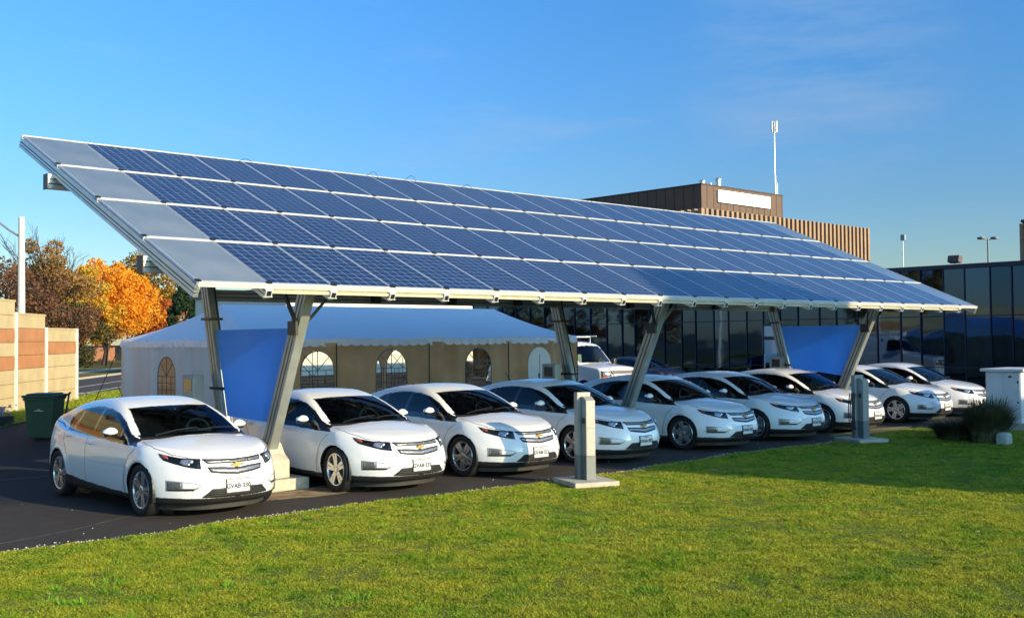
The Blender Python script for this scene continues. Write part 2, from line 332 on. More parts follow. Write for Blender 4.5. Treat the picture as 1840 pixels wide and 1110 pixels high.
def sub_mesh(name, V3, N3, F, mat, parent, off=0.0):
    u, inv = np.unique(F, return_inverse=True); Fn = inv.reshape(F.shape)
    o = np_mesh(name, V3[u]+N3[u]*off, Fn, mat, parent, smooth=True)
    if len(o.data.vertices) == len(u): o.data.normals_split_custom_set_from_vertices(N3[u].astype(np.float32).tolist())
    return o
S2 = .70710678
VIEWS = {'front': ((1,0,0), (0,0,1), (0,1,0)), 'side': ((0,1,0), (0,0,1), (-1,0,0)), 'diag': ((S2,S2,0), (0,0,1), (-S2,S2,0)), 'rdiag': ((-S2,S2,0), (0,0,1), (-S2,-S2,0)), 'top': ((1,0,0), (0,1,0), (0,0,-1))}
def patch(c, poly, view, off, h=.012, sym=False):
    """grid over a 2-D polygon laid on the body; returns verts, quads (right side or centre)"""
    A, B, D = (np.array(v, float) for v in VIEWS[view]); pa = np.array(poly, float)
    na = max(3, int(np.ptp(pa[:, 0])/h)+2); nb = max(3, int(np.ptp(pa[:, 1])/h)+2)
    ga = np.linspace(pa[:, 0].min()-h*.2, pa[:, 0].max()+h*.2, na); gb = np.linspace(pa[:, 1].min()-h*.2, pa[:, 1].max()+h*.2, nb)
    a, b = np.meshgrid(ga, gb, indexing='ij')
    for _ in range(2):
        f = sdp(a, b, poly); e = 1e-4; fa = (sdp(a+e, b, poly)-f)/e; fb = (sdp(a, b+e, poly)-f)/e; m = np.abs(f) < .62*max(ga[1]-ga[0], gb[1]-gb[0])
        a = np.where(m, a-f*fa, a); b = np.where(m, b-f*fb, b)
    O = a[..., None]*A+b[..., None]*B-D*3; Dd = np.broadcast_to(D, O.shape); mid = 5 if view in('front','top') else 3
    T = solve(O, Dd, c, .8, 6.0, 240, True); P = O+Dd*(T-off)[..., None]
    ca = (a[:-1, :-1]+a[1:, 1:]+a[1:, :-1]+a[:-1, 1:])/4; cb = (b[:-1, :-1]+b[1:, 1:]+b[1:, :-1]+b[:-1, 1:])/4
    ok = (sdp(ca, cb, poly) < 0); idx = np.arange(a.size).reshape(a.shape)
    F = np.stack([idx[:-1, :-1], idx[1:, :-1], idx[1:, 1:], idx[:-1, 1:]], -1)[ok]
    good = ~np.isnan(P).any(-1).ravel(); F = F[good[F].all(1)]; u, inv = np.unique(F, return_inverse=True)
    V = P.reshape(-1, 3)[u]; Fn = inv.reshape(F.shape)
    n = len(V); from_edges = {}
    # give it thickness: rim skirts down to the body
    for q in Fn:
        for k in range(4):
            e2 = (q[k], q[(k+1) % 4]); r = (e2[1], e2[0])
            if r in from_edges: del from_edges[r]
            else: from_edges[e2] = 1
    Vb = V+D*(off+.004); sk = [(e2[1], e2[0], n+e2[0], n+e2[1]) for e2 in from_edges]
    V = np.concatenate([V, Vb]); Fn = np.concatenate([Fn, np.array(sk).reshape(-1, 4)]) if sk else Fn
    return V, Fn
def put_patch(name, c, poly, view, off, mat, parent, sides=(1,), h=.012):
    V, F = patch(c, poly, view, off, h); out = []
    for s in sides:
        Vs = V*np.array([s, 1, 1]); Fs = F if s > 0 else F[:, ::-1]; out.append(np_mesh(name, Vs, Fs, mat, parent, smooth=False))
    return out
def ribbon(c, pts, view, w, off, close=False):
    A, B, D = (np.array(v, float) for v in VIEWS[view]); p = np.array(pts, float); q = [p[0]]
    for i in range(len(p)-1):
        k = max(1, int(np.linalg.norm(p[i+1]-p[i])/.03)); q += [p[i]+(p[i+1]-p[i])*(j+1)/k for j in range(k)]
    q = np.array(q); t = np.gradient(q, axis=0); t /= np.linalg.norm(t, axis=1, keepdims=True)+1e-9; nrm = np.stack([-t[:, 1], t[:, 0]], 1)
    L = q+nrm*w/2; R = q-nrm*w/2; a = np.stack([L, R], 1); O = a[..., :1]*A+a[..., 1:]*B-D*3
    T = solve(O, np.broadcast_to(D, O.shape), c, .8, 6.0, 240, True); P = (O+D*(T-off)[..., None])
    V = P.reshape(-1, 3); n = len(q); F = [(2*i, 2*i+1, 2*i+3, 2*i+2) for i in range(n-1) if not np.isnan(V[2*i:2*i+4]).any()]
    return np.nan_to_num(V), np.array(F)
def seams(name, c, lines, parent, mat, w=.006, off=.0015, sides=(1, -1)):
    VV = []; FF = []; n = 0
    for pts, view, both in lines:
        V, F = ribbon(c, pts, view, w, off)
        for s in (sides if both else (1,)):
            VV.append(V*[s, 1, 1]); FF.append((F if s > 0 else F[:, ::-1])+n); n += len(V)
    return np_mesh(name, np.concatenate(VV), np.concatenate(FF), mat, parent)
BIG = 9.
def side_only(fn, xmin=.45): return lambda P: np.where(P[..., 0] > xmin, fn(P), BIG)
def arch_fn(c, r): return side_only(lambda P: np.minimum(*[np.hypot(P[..., 1]-ya, P[..., 2]-za)-r for ya, za in c['arches']]), .52)
# ---- wheels
def make_wheel(R, W_, rim_r, parent, name='wheel', steel=False):
    """axis along x, outer face towards +x, centre at origin"""
    b = MB(); h = W_/2
    b.lathe([(rim_r+.004, -h*.8), (R-.03, -h), (R-.008, -h*.86), (R, -h*.6), (R+.0, h*.6), (R-.008, h*.86), (R-.03, h), (rim_r+.02, h*.92), (rim_r+.004, h*.8)], 48, 'x')
    t = b.build(name, rubber, parent, smooth=True)
    b = MB()
    b.lathe([(rim_r+.006, h*.8), (rim_r, h*.86), (rim_r-.012, h*.84), (rim_r-.02, h*.7), (rim_r-.03, -h*.6)], 48, 'x')
    hub = .055
    for k in range(5):
        for s, wd in ((-1, .0), (1, .0)):
            a = 2*pi*k/5+pi/2; ux, uy = cos(a), sin(a); px_, py_ = -uy, ux
            r0, r1 = hub*.6, rim_r-.008; w0, w1 = .019, .040; o0, o1 = .016, .034
            def pt(r, wd, x): return (x, ux*r+px_*wd, uy*r+py_*wd)
            xo = h*.70; xo1 = h*.82
            b.add([pt(r0, s*o0-w0, xo), pt(r1, s*o1-w1*.62, xo1), pt(r1, s*o1+w1*.62, xo1), pt(r0, s*o0+w0, xo),
                   pt(r0, s*o0-w0, xo-.05), pt(r1, s*o1-w1*.62, xo1-.045), pt(r1, s*o1+w1*.62, xo1-.045), pt(r0, s*o0+w0, xo-.05)],
                  [(0,1,2,3),(7,6,5,4),(0,4,5,1),(1,5,6,2),(2,6,7,3),(3,7,4,0)])
    b.lathe([(.0, h*.78), (.035, h*.78), (.05, h*.74), (.062, h*.6)], 20, 'x')
    b.build('rim', rim_m, t, smooth=False)
    b = MB(); b.lathe([(0, -h*.1), (.15, -h*.1), (.15, h*.12), (0, h*.12)], 32, 'x'); b.build('brake_disc', alu, t)
    b = MB(); b.lathe([(0, -h*.55), (rim_r-.02, -h*.5)], 32, 'x'); b.build('wheel_backing', black_m, t)
    return t
def seat(parent, x, y):
    b = MB(); b.ball((x, y, .62), (.25, .26, .10), 14, 8, .6); b.ball((x, y+.30, .90), (.24, .09, .34), 14, 8, .6)
    b.build('seat', seat_m, parent, smooth=True)
    b = MB(); b.ball((x, y+.36, 1.20), (.13, .06, .09), 12, 8, .6); b.build('headrest', seat_m, parent, smooth=True)
# ---- the white liftback
HL = [(1.005,.805),(.84,.775),(.69,.752),(.52,.742),(.445,.736),(.40,.615),(.54,.635),(.66,.662),(.77,.688),(.90,.722)]
def make_liftback(dark=False):
    c = LIFT; pm = dark_p if dark else white_p
    dlo = [(1.06,.858),(1.20,.915),(1.40,1.0),(1.65,1.135),(1.93,1.238),(2.2,1.285),(2.5,1.302),(2.84,1.296),(3.2,1.245),(3.47,1.15),(3.52,1.06),(3.42,.955),(2.6,.915),(2.0,.892),(1.5,.870)]
    g1 = [(1.36,.955),(1.50,1.032),(1.60,1.078),(1.60,.962)]; g2 = [(1.64,.964),(1.64,1.10),(1.95,1.222),(2.2,1.266),(2.40,1.279),(2.46,.982)]
    g3 = [(2.53,.984),(2.48,1.281),(2.84,1.275),(3.10,1.245),(3.13,1.01)]; g4 = [(3.17,1.013),(3.14,1.235),(3.30,1.196),(3.44,1.13),(3.45,1.035)]
    sp = lambda poly: side_only(lambda P: sdp(P[..., 1], P[..., 2], poly))
    ws = [(-.2,.975),(0,.972),(.69,.955),(.640,1.14),(.562,1.297),(.3,1.314),(-.2,1.320)]
    rg = [(-.2,2.95),(.44,3.0),(.52,3.4),(.56,4.0),(-.2,4.08)]
    clad = crv([(0,.258),(.5,.268),(1.4,.255),(2.1,.275),(2.8,.31),(3.3,.355),(4.0,.36),(4.49,.37)])
    fd = [(1.10,.84),(1.24,.74),(1.33,.6),(1.38,.45),(1.42,.26),(2.60,.29),(2.60,.915),(2.0,.892),(1.5,.87)]
    rd = [(2.60,.29),(3.15,.32),(3.22,.58),(3.32,.72),(3.44,.84),(3.44,.955),(2.6,.915)]
    hood = lambda P: np.maximum(np.maximum(sdp(P[..., 0], P[..., 1], [(-.2,.10),(.3,.14),(.45,.21),(.66,.47),(.76,.75),(.70,1.17),(.5,1.09),(-.2,1.02)]), .66-P[..., 2]), -BIG)
    regs = [('hole', arch_fn(c, .352)),
            ('windshield', lambda P: np.where((P[..., 1] < 2.3) & (P[..., 2] > .9), sdp(P[..., 0], P[..., 2], ws), BIG)),
            ('rear_window', lambda P: np.where(P[..., 2] > 1.05, sdp(P[..., 0], P[..., 1], rg), BIG)),
            ('side_window', lambda P: np.minimum(np.minimum(sp(g1)(P), sp(g2)(P)), np.minimum(sp(g3)(P), sp(g4)(P)))),
            ('window_trim', sp(dlo)),
            ('cladding', lambda P: P[..., 2]-clad(P[..., 1])),
            ('front_door', sp(fd)), ('rear_door', sp(rd)), ('hood', hood),
            ('cowl', lambda P: np.where((P[..., 1] < 1.6), sdp(P[..., 0], P[..., 1], [(-.2,1.035),(.5,1.095),(.70,1.21),(.72,1.34),(.5,1.22),(-.2,1.12)]), BIG))]
    V3, N3, FR, FL, cls = body_grid(c, regs)
    root = empty('parked_car'); names = [n for n, _ in regs]; mats = dict(windshield=glass_m, rear_window=tint_m, side_window=tint_m, window_trim=gloss_blk, cladding=clad_m, cowl=clad_m)
    both = np.concatenate([FR, FL]); cb = np.concatenate([cls, cls])
    body = sub_mesh('body', V3, N3, both[cb == -1], pm, root)
    for i, n in enumerate(names):
        if n == 'hole': continue
        m = mats.get(n, pm)
        if n in ('front_door', 'rear_door', 'side_window', 'window_trim'):
            for F in (FR, FL): sub_mesh(n, V3, N3, F[cls == i], m, root)
        else: sub_mesh({'cladding': 'lower_cladding'}.get(n, n), V3, N3, both[cb == i], m, root)
    gl = [names.index(n) for n in ('windshield', 'rear_window', 'side_window', 'hole')]
    keep = ~np.isin(cb, gl) & (V3[both][:, :, 2].mean(1) > .45)
    sub_mesh('interior_trim', V3, N3, both[keep], dark_in, root, -.03)
    # wheel housings
    for s in (1, -1):
        for ya, za in c['arches']:
            b = MB(); n = 24; r = .357; vs = []
            for k in range(n+1):
                a = pi*(-.12+1.24*k/n); vs += [(s*.862, ya+r*cos(a), za+r*sin(a)), (s*.50, ya+r*cos(a), za+r*sin(a))]
            b.add(vs, [(2*k, 2*k+1, 2*k+3, 2*k+2) for k in range(n)])
            b.add([(s*.50, ya, za)]+[(s*.50, ya+r*cos(2*pi*k/24), za+r*sin(2*pi*k/24)) for k in range(24)], [(0, 1+k, 1+(k+1) % 24) for k in range(24)])
            b.build('wheel_housing', black_m, root)
    w = None
    for s in (-1, 1):
        for ya, za in c['arches']:
            if w is None: w = make_wheel(.33, .20, .232, root); wn = w
            else: wn = copy_tree(w, root)
            wn.location = (s*.775, ya, .33); wn.rotation_euler = (0, 0, 0 if s > 0 else pi); wn.parent = root
    # panel gaps
    lines = [([(1.10,.835),(1.24,.74),(1.33,.6),(1.38,.45),(1.42,.27)], 'side', True), ([(2.60,.905),(2.60,.29)], 'side', True), ([(3.45,.95),(3.44,.84),(3.32,.72),(3.22,.58),(3.16,.36)], 'side', True),
             ([(0,.128),(.3,.145),(.43,.2),(.5,.26),(.66,.47),(.76,.75),(.77,.95),(.72,1.16)], 'top', True), ([(3.55,.98),(3.75,1.02),(4.1,1.05)], 'side', True), ([(3.97,.94),(4.0,.75),(3.98,.6)], 'side', True)]
    for ln in lines:
        for sd_ in (1, -1): seams('panel_gap', c, [ln], root, black_m, .007, .0018, (sd_,))
    # headlights and front details
    for s in (1, -1):
        h = put_patch('headlight', c, HL, 'diag', .005, gloss_blk, root, (s,), .014)[0]
        put_patch('indicator_lens', c, [(.97,.798),(.86,.775),(.83,.735),(.90,.745)], 'diag', .009, red_m if not dark else lamp_m, h, (s,), .014)
        put_patch('headlamp_reflector', c, [(.555,.735),(.66,.735),(.675,.69),(.60,.662),(.545,.665)], 'diag', .012, lamp_m, h, (s,), .012)
        put_patch('headlamp_reflector', c, [(.455,.715),(.52,.72),(.515,.655),(.43,.64)], 'diag', .009, M('lamp_inner', (.09, .11, .13), .2, .6, .5, 40) if s == 1 and not dark else gloss_blk, h, (s,), .012)
        b = MB(); p0 = (s*.47, .245, .70); b.ball((s*.515, .245, .697), (.035, .03, .035), 14, 8); b.build('projector_lens', lamp_m, h, smooth=True)
        f = put_patch('fog_lamp', c, [(.765,.485),(.66,.472),(.50,.445),(.455,.415),(.54,.355),(.765,.352)], 'front', .004, fogc_m if not dark else gloss_blk, root, (s,), .012)[0]
        put_patch('fog_surround', c, [(.64,.458),(.52,.437),(.475,.413),(.53,.385),(.64,.385)], 'front', .008, pm, f, (s,), .012)
        put_patch('fog_glass', c, [(.755,.472),(.65,.460),(.65,.385),(.755,.385)], 'front', .008, foggl_m, f, (s,), .012)
        put_patch('fog_lip', c, [(.755,.380),(.52,.380),(.55,.362),(.755,.360)], 'front', .010, clad_m, f, (s,), .012)
        put_patch('tail_light', c, [(.0+S2*(3.80-.80),.955),(S2*(3.95-.8),1.03),(S2*(4.33-.7),1.045),(S2*(4.38-.7),.93)], 'rdiag', .005, red_m, root, (s,), .014)
        # mirror
        b = MB(); mirror_cap(b, s); mr = b.build('door_mirror', pm, root, smooth=True)
        b = MB(); b.ball((s*.930, 1.69, .972), (.088, .055, .018), 14, 6, .8); b.bar((s*.80, 1.62, .93), (s*.92, 1.68, .975), .07, .035); b.build('mirror_base', gloss_blk, mr, smooth=False)
        b = MB(); b.ball((s*.940, 1.722, 1.02), (.080, .012, .046), 14, 6, .8); b.build('mirror_glass', chrome, mr, smooth=True)
        for (hy, hz, hx) in ((2.42, .826, .886), (3.27, .883, .872)):
            b = MB(); b.ball((s*hx, hy, hz), (.022, .095, .016), 12, 6, .8); b.build('door_handle', pm, root, smooth=True)
    up_o = [(-.40,.735),(-.2,.722),(0,.716),(.2,.722),(.40,.735),(.365,.678),(.18,.672),(0,.668),(-.18,.672),(-.365,.678)]
    up_i = [(-.378,.722),(-.2,.710),(0,.704),(.2,.710),(.378,.722),(.350,.691),(.18,.686),(0,.683),(-.18,.686),(-.350,.691)]
    lo_o = [(-.375,.640),(-.2,.632),(0,.612),(.2,.632),(.375,.640),(.345,.572),(.22,.552),(0,.530),(-.22,.552),(-.345,.572)]
    lo_i = [(-.350,.622),(-.2,.615),(0,.594),(.2,.615),(.350,.622),(.326,.588),(.205,.573),(0,.552),(-.205,.573),(-.326,.588)]
    gm = GRILLE_MAT if not dark else gloss_blk
    for o_, i_ in ((up_o, up_i), (lo_o, lo_i)):
        g = put_patch('grille', c, o_, 'front', .004, clad_m, root)[0]; put_patch('grille_mesh', c, i_, 'front', .009, gm, g)
    em = empty_mesh_emblem(root, dark)
    it = put_patch('lower_intake', c, [(-.455,.268),(-.34,.375),(0,.382),(.34,.375),(.455,.268),(.3,.262),(0,.258),(-.3,.262)], 'front', .004, black_m, root)[0]
    for k in range(4):
        z = .285+.024*k; w_ = .435-.105*(k/3.2); put_patch('intake_slat', c, [(-w_, z), (w_, z), (w_, z+.007), (-w_, z+.007)], 'front', .012, dam_m, it, h=.02)
    b = MB(); n = 28; vs = []
    for k in range(n+1):
        x = -.74+1.48*k/n; y = .17+.62*abs(x/.80)**3.0
        vs += [(x, y, .20), (x, y+.02, .10), (x, y+.05, .10), (x, y+.06, .20)]
    b.add(vs, [(4*k+j, 4*k+(j+1) % 4, 4*k+4+(j+1) % 4, 4*k+4+j) for k in range(n) for j in range(4)]); b.build('air_dam', dam_m, root)
    # interior
    for x in (-.37, .37): seat(root, x, 2.05)
    b = MB(); b.ball((0, 3.05, .62), (.62, .26, .10), 16, 8, .5); b.ball((0, 3.36, .86), (.62, .09, .26), 16, 8, .5); b.build('rear_seat', seat_m, root, smooth=True)
    b = MB(); b.ball((0, 1.40, .86), (.70, .30, .11), 20, 8, .5); b.ball((0, 1.75, .70), (.12, .4, .16), 10, 8, .6); b.build('dashboard', dark_in, root, smooth=True)
    b = MB(); cx, cy, cz = .37, 1.78, .95
    b.tube([(cx+.18*cos(a), cy+.18*sin(a)*.42, cz+.18*sin(a)*.9) for a in [2*pi*k/24 for k in range(25)]], .016, 8, False)
    b.bar((cx-.17, cy, cz), (cx+.17, cy, cz), .05, .03); b.bar((cx, cy, cz), (cx, cy-.2, cz-.1), .07, .07); b.build('steering_wheel', belt_m, root)
    b = MB(); b.bar((.18, 2.02, 1.27), (.30, 2.30, .95), .05, .012); b.bar((-.62, 2.38, 1.2), (-.66, 2.3, .95), .05, .012); b.build('seat_belt', belt_m, root)
    b = MB(); b.ball((0, 1.72, 1.21), (.11, .02, .035), 12, 6, .7); b.bar((0, 1.72, 1.22), (0, 1.75, 1.27), .02, .02); b.build('rear_view_mirror', dark_in, root)
    # wipers and antenna
    for (x0, x1, y0_, y1_) in ((-.55, .05, 1.17, 1.20), (.02, .62, 1.14, 1.27)):
        b = MB(); z0 = 1.0; pts = []
        for k in range(6):
            x = x0+(x1-x0)*k/5; y = y0_+(y1_-y0_)*k/5; pts.append((x, y, float(c['roof'](np.array(y-.16*(x/.7)**2)))+.012))
        b.tube(pts, .008, 6); b.build('wiper', black_m, root)
    zr = float(c['roof'](np.array(3.4)))
    b = MB(); b.ball((0, 3.42, zr+.0), (.03, .06, .028), 12, 6); b.tube([(0, 3.42, zr+.02), (0, 3.58, zr+.19)], [.009, .006], 6); b.build('roof_antenna', black_m, root, smooth=True)
    b = MB(); b.box(-.166, -.006, -.088, .166, .03, .089); b.build('plate_holder', black_m, root, loc=(-.01, -.002, .395))
    b = MB(); b.box(-.16, -.012, -.083, .16, -.0065, .083); b.build('licence_plate', PLATE_MAT, root, bevel=.004, loc=(-.01, -.002, .395))
    return root
def mirror_cap(b, s):
    n, m = 20, 10; vs = []
    for i in range(m+1):
        t = -pi/2+pi*i/m
        for k in range(n):
            a = 2*pi*k/n; x = cos(t)*cos(a); y = cos(t)*sin(a); z = sin(t); out = x   # x towards the tip
            h = .066*(1-.38*max(0, out)**1.5)*(1 if z > 0 else .55); vs.append((s*(.935+.100*x), 1.67+.060*y*(.9 if y > 0 else 1.15), .998+.030*0+z*h+.018))
    b.add(vs, [(i*n+k, i*n+(k+1) % n, (i+1)*n+(k+1) % n, (i+1)*n+k) for i in range(m) for k in range(n)])
def empty_mesh_emblem(root, dark):
    def bow(w, h, y, b):
        P = [(-w, -h*.33), (-w*.30, -h*.33), (-w*.38, -h), (w*.30, -h), (w*.38+0, -h*.33), (w, -h*.33), (w*1.12, h*.45), (w*.42, h*.45), (w*.36, h), (-w*.30, h), (-w*.36, h*.45), (-w*.92, h*.45)]
        b.prism([(x, y, z) for x, z in P], (0, .05, 0))
    b = MB(); bow(.078, .034, .050, b); e = b.build('emblem', chrome, root, loc=(0, .0, .648))
    b = MB(); bow(.064, .025, .046, b); b.build('emblem_fill', gold_m if not dark else chrome, e)
    return e
def grille_mat():
    b = NB('grille_mesh_silver'); p = b.coord('Object'); s = b.new('SeparateXYZ'); b.l(p, s.inputs[0])
    u = b.math('ADD', b.math('MULTIPLY', s.outputs[0], 45.), b.math('MULTIPLY', s.outputs[2], 60.)); v = b.math('SUBTRACT', b.math('MULTIPLY', s.outputs[0], 45.), b.math('MULTIPLY', s.outputs[2], 60.))
    f = b.math('MAXIMUM', b.math('ABSOLUTE', b.math('SUBTRACT', b.math('FRACT', u), .5)), b.math('ABSOLUTE', b.math('SUBTRACT', b.math('FRACT', v), .5)))
    b.set(base=b.ramp(f, [(.36, (.16, .165, .17)), (.44, (.60, .61, .62))]), rough=.28, metal=.7); b.bump(f, .5, .004)
    return b.m
GRILLE_MAT = grille_mat()
def plate_mat():
    b = NB('plate_white'); n = b.noise(b.coord(), 30, 3); b.set(base=b.ramp(n, [(.3, (.58, .60, .58)), (.7, (.68, .69, .67))]), rough=.4); return b.m
PLATE_MAT = plate_mat(); plate_ink = M('plate_blue_ink', (.008, .018, .05), .5)
def add_plate_text(car, body):
    pl = [ch for ch in car.children if ch.name.startswith('licence_plate')][0]
    text_mesh(body, .077, 'plate_number', plate_ink, pl, (0, -.014, -.006), (pi/2, 0, 0), .0006, .0028)
    text_mesh('ONTARIO', .022, 'plate_heading', plate_ink, pl, (0, -.014, .062), (pi/2, 0, 0), .0006)
    b = MB()
    for a, c_, d, e in ((-.156, -.079, .156, -.076), (-.156, .076, .156, .079), (-.156, -.079, -.153, .079), (.153, -.079, .156, .079)): b.box(a, -.0145, c_, d, -.013, e)
    b.build('plate_border', plate_ink, pl)
# ------------------------------------------------------------------ setting: ground, lot, road, lawn
E1 = np.array([.60, .80]); N1 = np.array([.80, -.60])      # directions along and across the street behind the lot
def sn(s, n): return (E1[0]*s+N1[0]*n, E1[1]*s+N1[1]*n)
def sheet(name, pts, z, mat, kind='structure'):
    b = MB(); b.add([(x, y, z) for x, y in pts], [tuple(range(len(pts)))]); return tag(b.build(name, mat), kind=kind)
def asphalt_mat(name, base, pale_strip, worn=.0):
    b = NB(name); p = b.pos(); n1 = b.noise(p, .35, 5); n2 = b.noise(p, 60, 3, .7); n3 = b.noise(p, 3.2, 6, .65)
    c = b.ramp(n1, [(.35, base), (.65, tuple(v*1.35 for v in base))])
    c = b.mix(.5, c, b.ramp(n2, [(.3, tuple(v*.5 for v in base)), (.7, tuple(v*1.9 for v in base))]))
    if pale_strip:
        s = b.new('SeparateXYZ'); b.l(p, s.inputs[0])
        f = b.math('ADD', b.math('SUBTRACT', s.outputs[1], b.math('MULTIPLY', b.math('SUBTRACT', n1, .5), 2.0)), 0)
        edge = b.ramp(b.math('MULTIPLY', f, .22), [(.0, (1, 1, 1)), (.62, (.75, .75, .75)), (.74, (0, 0, 0))])  # paler, browner strip along the lawn side, ending further into the lot
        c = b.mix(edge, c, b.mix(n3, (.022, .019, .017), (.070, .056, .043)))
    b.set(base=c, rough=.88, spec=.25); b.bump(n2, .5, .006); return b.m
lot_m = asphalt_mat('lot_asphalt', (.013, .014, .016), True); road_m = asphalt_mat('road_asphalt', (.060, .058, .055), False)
def lawn_soil():
    b = NB('lawn_ground'); p = b.pos(); n1 = b.noise(p, .9, 5, .6); n2 = b.noise(p, 22, 4, .7)
    c = b.mix(.6, b.ramp(n1, [(.3, (.07, .115, .018)), (.7, (.16, .17, .035))]), b.ramp(n2, [(.3, (.03, .05, .010)), (.7, (.20, .22, .05))]))
    b.set(base=c, rough=.95, spec=.1); b.bump(n2, .8, .03); return b.m
lawn_m = lawn_soil()
far_grass = M('far_grass', (.16, .15, .045), .95, 0, .35, .5, .4, .03, spec=.1)
sheet('ground', [(-900, -900), (900, -900), (900, 900), (-900, 900)], -.03, M('earth', (.06, .07, .032), .95, 0, .3, .02))
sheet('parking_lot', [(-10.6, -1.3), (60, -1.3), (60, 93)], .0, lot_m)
# lawn in front, with a slightly ragged edge
def edge_y(x): return -.50+.07*sin(x*1.3)+.05*sin(x*3.1+1)+(.0 if x < 15.6 else .30*min(1, (x-15.6)/1.0))-(.25*math.exp(-((x-6.2)/1.6)**2))
lp = [(-60, -60)]+[(90, -60), (90, -.2)]+[(x, edge_y(x)) for x in np.arange(60, -12, -.25)]+[(-60, -.5)]
sheet('lawn', lp, .004, lawn_m)
sheet('lawn_patch', [(16.8+1.7*cos(a)*(1+.15*sin(3*a)), .05+.38*sin(a)*(1+.2*cos(5*a))) for a in np.linspace(0, 2*pi, 28, endpoint=False)], .008, M('dry_lawn', (.16, .15, .045), .95, 0, .4, 9, .5, .02))
# strips beside the street
def strip(name, n0, n1, z, mat, s0=-60, s1=260): return sheet(name, [sn(s0, n0), sn(s1, n0), sn(s1, n1), sn(s0, n1)], z, mat)
strip('grass_verge', -7.9, -10.6, .004, M('verge_grass', (.12, .17, .03), .95, 0, .35, 2.5, .6, .04, spec=.1))
strip('road', -10.6, -16.3, .004, road_m)
strip('far_verge', -16.5, -19.6, .05, far_grass); strip('sidewalk', -19.6, -21.3, .054, concrete); strip('park_grass', -21.3, -90, .05, far_grass)
b = MB(); p = [sn(-60, -16.3), sn(260, -16.3), sn(260, -16.5), sn(-60, -16.5)]; b.prism([(x, y, 0) for x, y in p], (0, 0, .12)); tag(b.build('kerb', concrete), kind='structure')
mark = M('road_paint', (.72, .70, .62), .7, 0, .15, 3)
b = MB()
for n0, n1, s0, s1 in ((-13.0, -13.14, -40, 200), (-10.95, -11.07, -40, 200)): b.add([(*sn(s0, n0), .008), (*sn(s1, n0), .008), (*sn(s1, n1), .008), (*sn(s0, n1), .008)], [(0, 1, 2, 3)])
b.add([(12.0, 35.9, .012), (12.3, 36.0, .012), (14.6, 33.5, .012), (14.3, 33.3, .012)], [(0, 1, 2, 3)])
tag(b.build('road_markings', mark), kind='structure')
wl_m = M('worn_line', (.13, .12, .105), .9, 0, .6, 7)
def line(name, pts, w, m, z=.005):
    b = MB(); n = len(pts); vs = []
    for i, (x, y) in enumerate(pts):
        x2, y2 = pts[min(i+1, n-1)]; x1, y1 = pts[max(i-1, 0)]; L = math.hypot(x2-x1, y2-y1); nx, ny = -(y2-y1)/L*w/2, (x2-x1)/L*w/2; vs += [(x+nx, y+ny, z), (x-nx, y-ny, z)]
    b.add(vs, [(2*i, 2*i+1, 2*i+3, 2*i+2) for i in range(n-1)]); return tag(b.build(name, m), kind='structure')
line('worn_line', [(-3.6, -.3), (-2.3, .05), (-1.4, .35), (-.6, .8), (-.1, 1.0)], .025, wl_m)
line('worn_line', [(-3, 6.3), (-1.5, 6.05), (-.3, 5.9), (1.5, 5.8)], .06, wl_m)
sand_m = M('sandy_spill', (.26, .19, .115), .95, 0, .5, 5, .5, .01, spec=.1)
rs_ = random.Random(2); sheet('sandy_ground', [(2.45+1.25*cos(a)*(1+.18*rs_.uniform(-1, 1)), 1.05+.42*sin(a)*(1+.25*rs_.uniform(-1, 1))) for a in np.linspace(0, 2*pi, 36, endpoint=False)], .004, sand_m)
# ---- grass blades: real blades, denser close by
def blade_mat():
    b = NB('grass_blades'); p = b.pos(); n1 = b.noise(p, .55, 4, .6); n2 = b.noise(p, 9, 3, .7); n3 = b.noise(p, 80, 2)
    c = b.ramp(n1, [(.36, (.08, .24, .012)), (.50, (.20, .34, .016)), (.64, (.40, .40, .03))])
    c = b.mix(.45, c, b.ramp(n2, [(.30, (.035, .11, .008)), (.52, (.21, .35, .016)), (.72, (.42, .43, .04))]))
    n4 = b.noise(p, 2.3, 5, .7); c = b.mix(.55, c, b.ramp(n4, [(.34, (.05, .17, .01)), (.5, (.23, .36, .018)), (.62, (.50, .44, .05))]))
    n5 = b.noise(p, 5.5, 3, .6); c = b.mix(b.ramp(n5, [(.28, (.75, .75, .75)), (.40, (0, 0, 0))]), c, (.05, .075, .015))
    c = b.mix(.30, c, b.ramp(n3, [(.35, (.07, .13, .018)), (.65, (.48, .50, .11))]))
    n6 = b.noise(p, 190, 0); c = b.mix(.55, c, b.mix(b.ramp(n6, [(.34, (0, 0, 0)), (.66, (1, 1, 1))]), (.03, .07, .007), (.92, .98, .09)))
    c = b.mix(1., c, b.ramp(b.noise(p, 1.3, 6, .7), [(.36, (.38, .60, .26)), (.47, (.78, .80, .58)), (.60, (1.0, .86, .70))]), 'MULTIPLY')
    c = b.mix(1., c, b.ramp(b.noise(p, 7.5, 4, .65), [(.33, (.38, .42, .35)), (.45, (1, 1, 1))]), 'MULTIPLY')
    b.set(base=c, rough=.6, spec=.25); tr = b.new('BsdfTranslucent'); b.l(c, tr.inputs[0]); m = b.new('MixShader'); m.inputs[0].default_value = .30
    b.l(b.b.outputs[0], m.inputs[1]); b.l(tr.outputs[0], m.inputs[2]); b.l(m.outputs[0], b.out.inputs[0]); return b.m
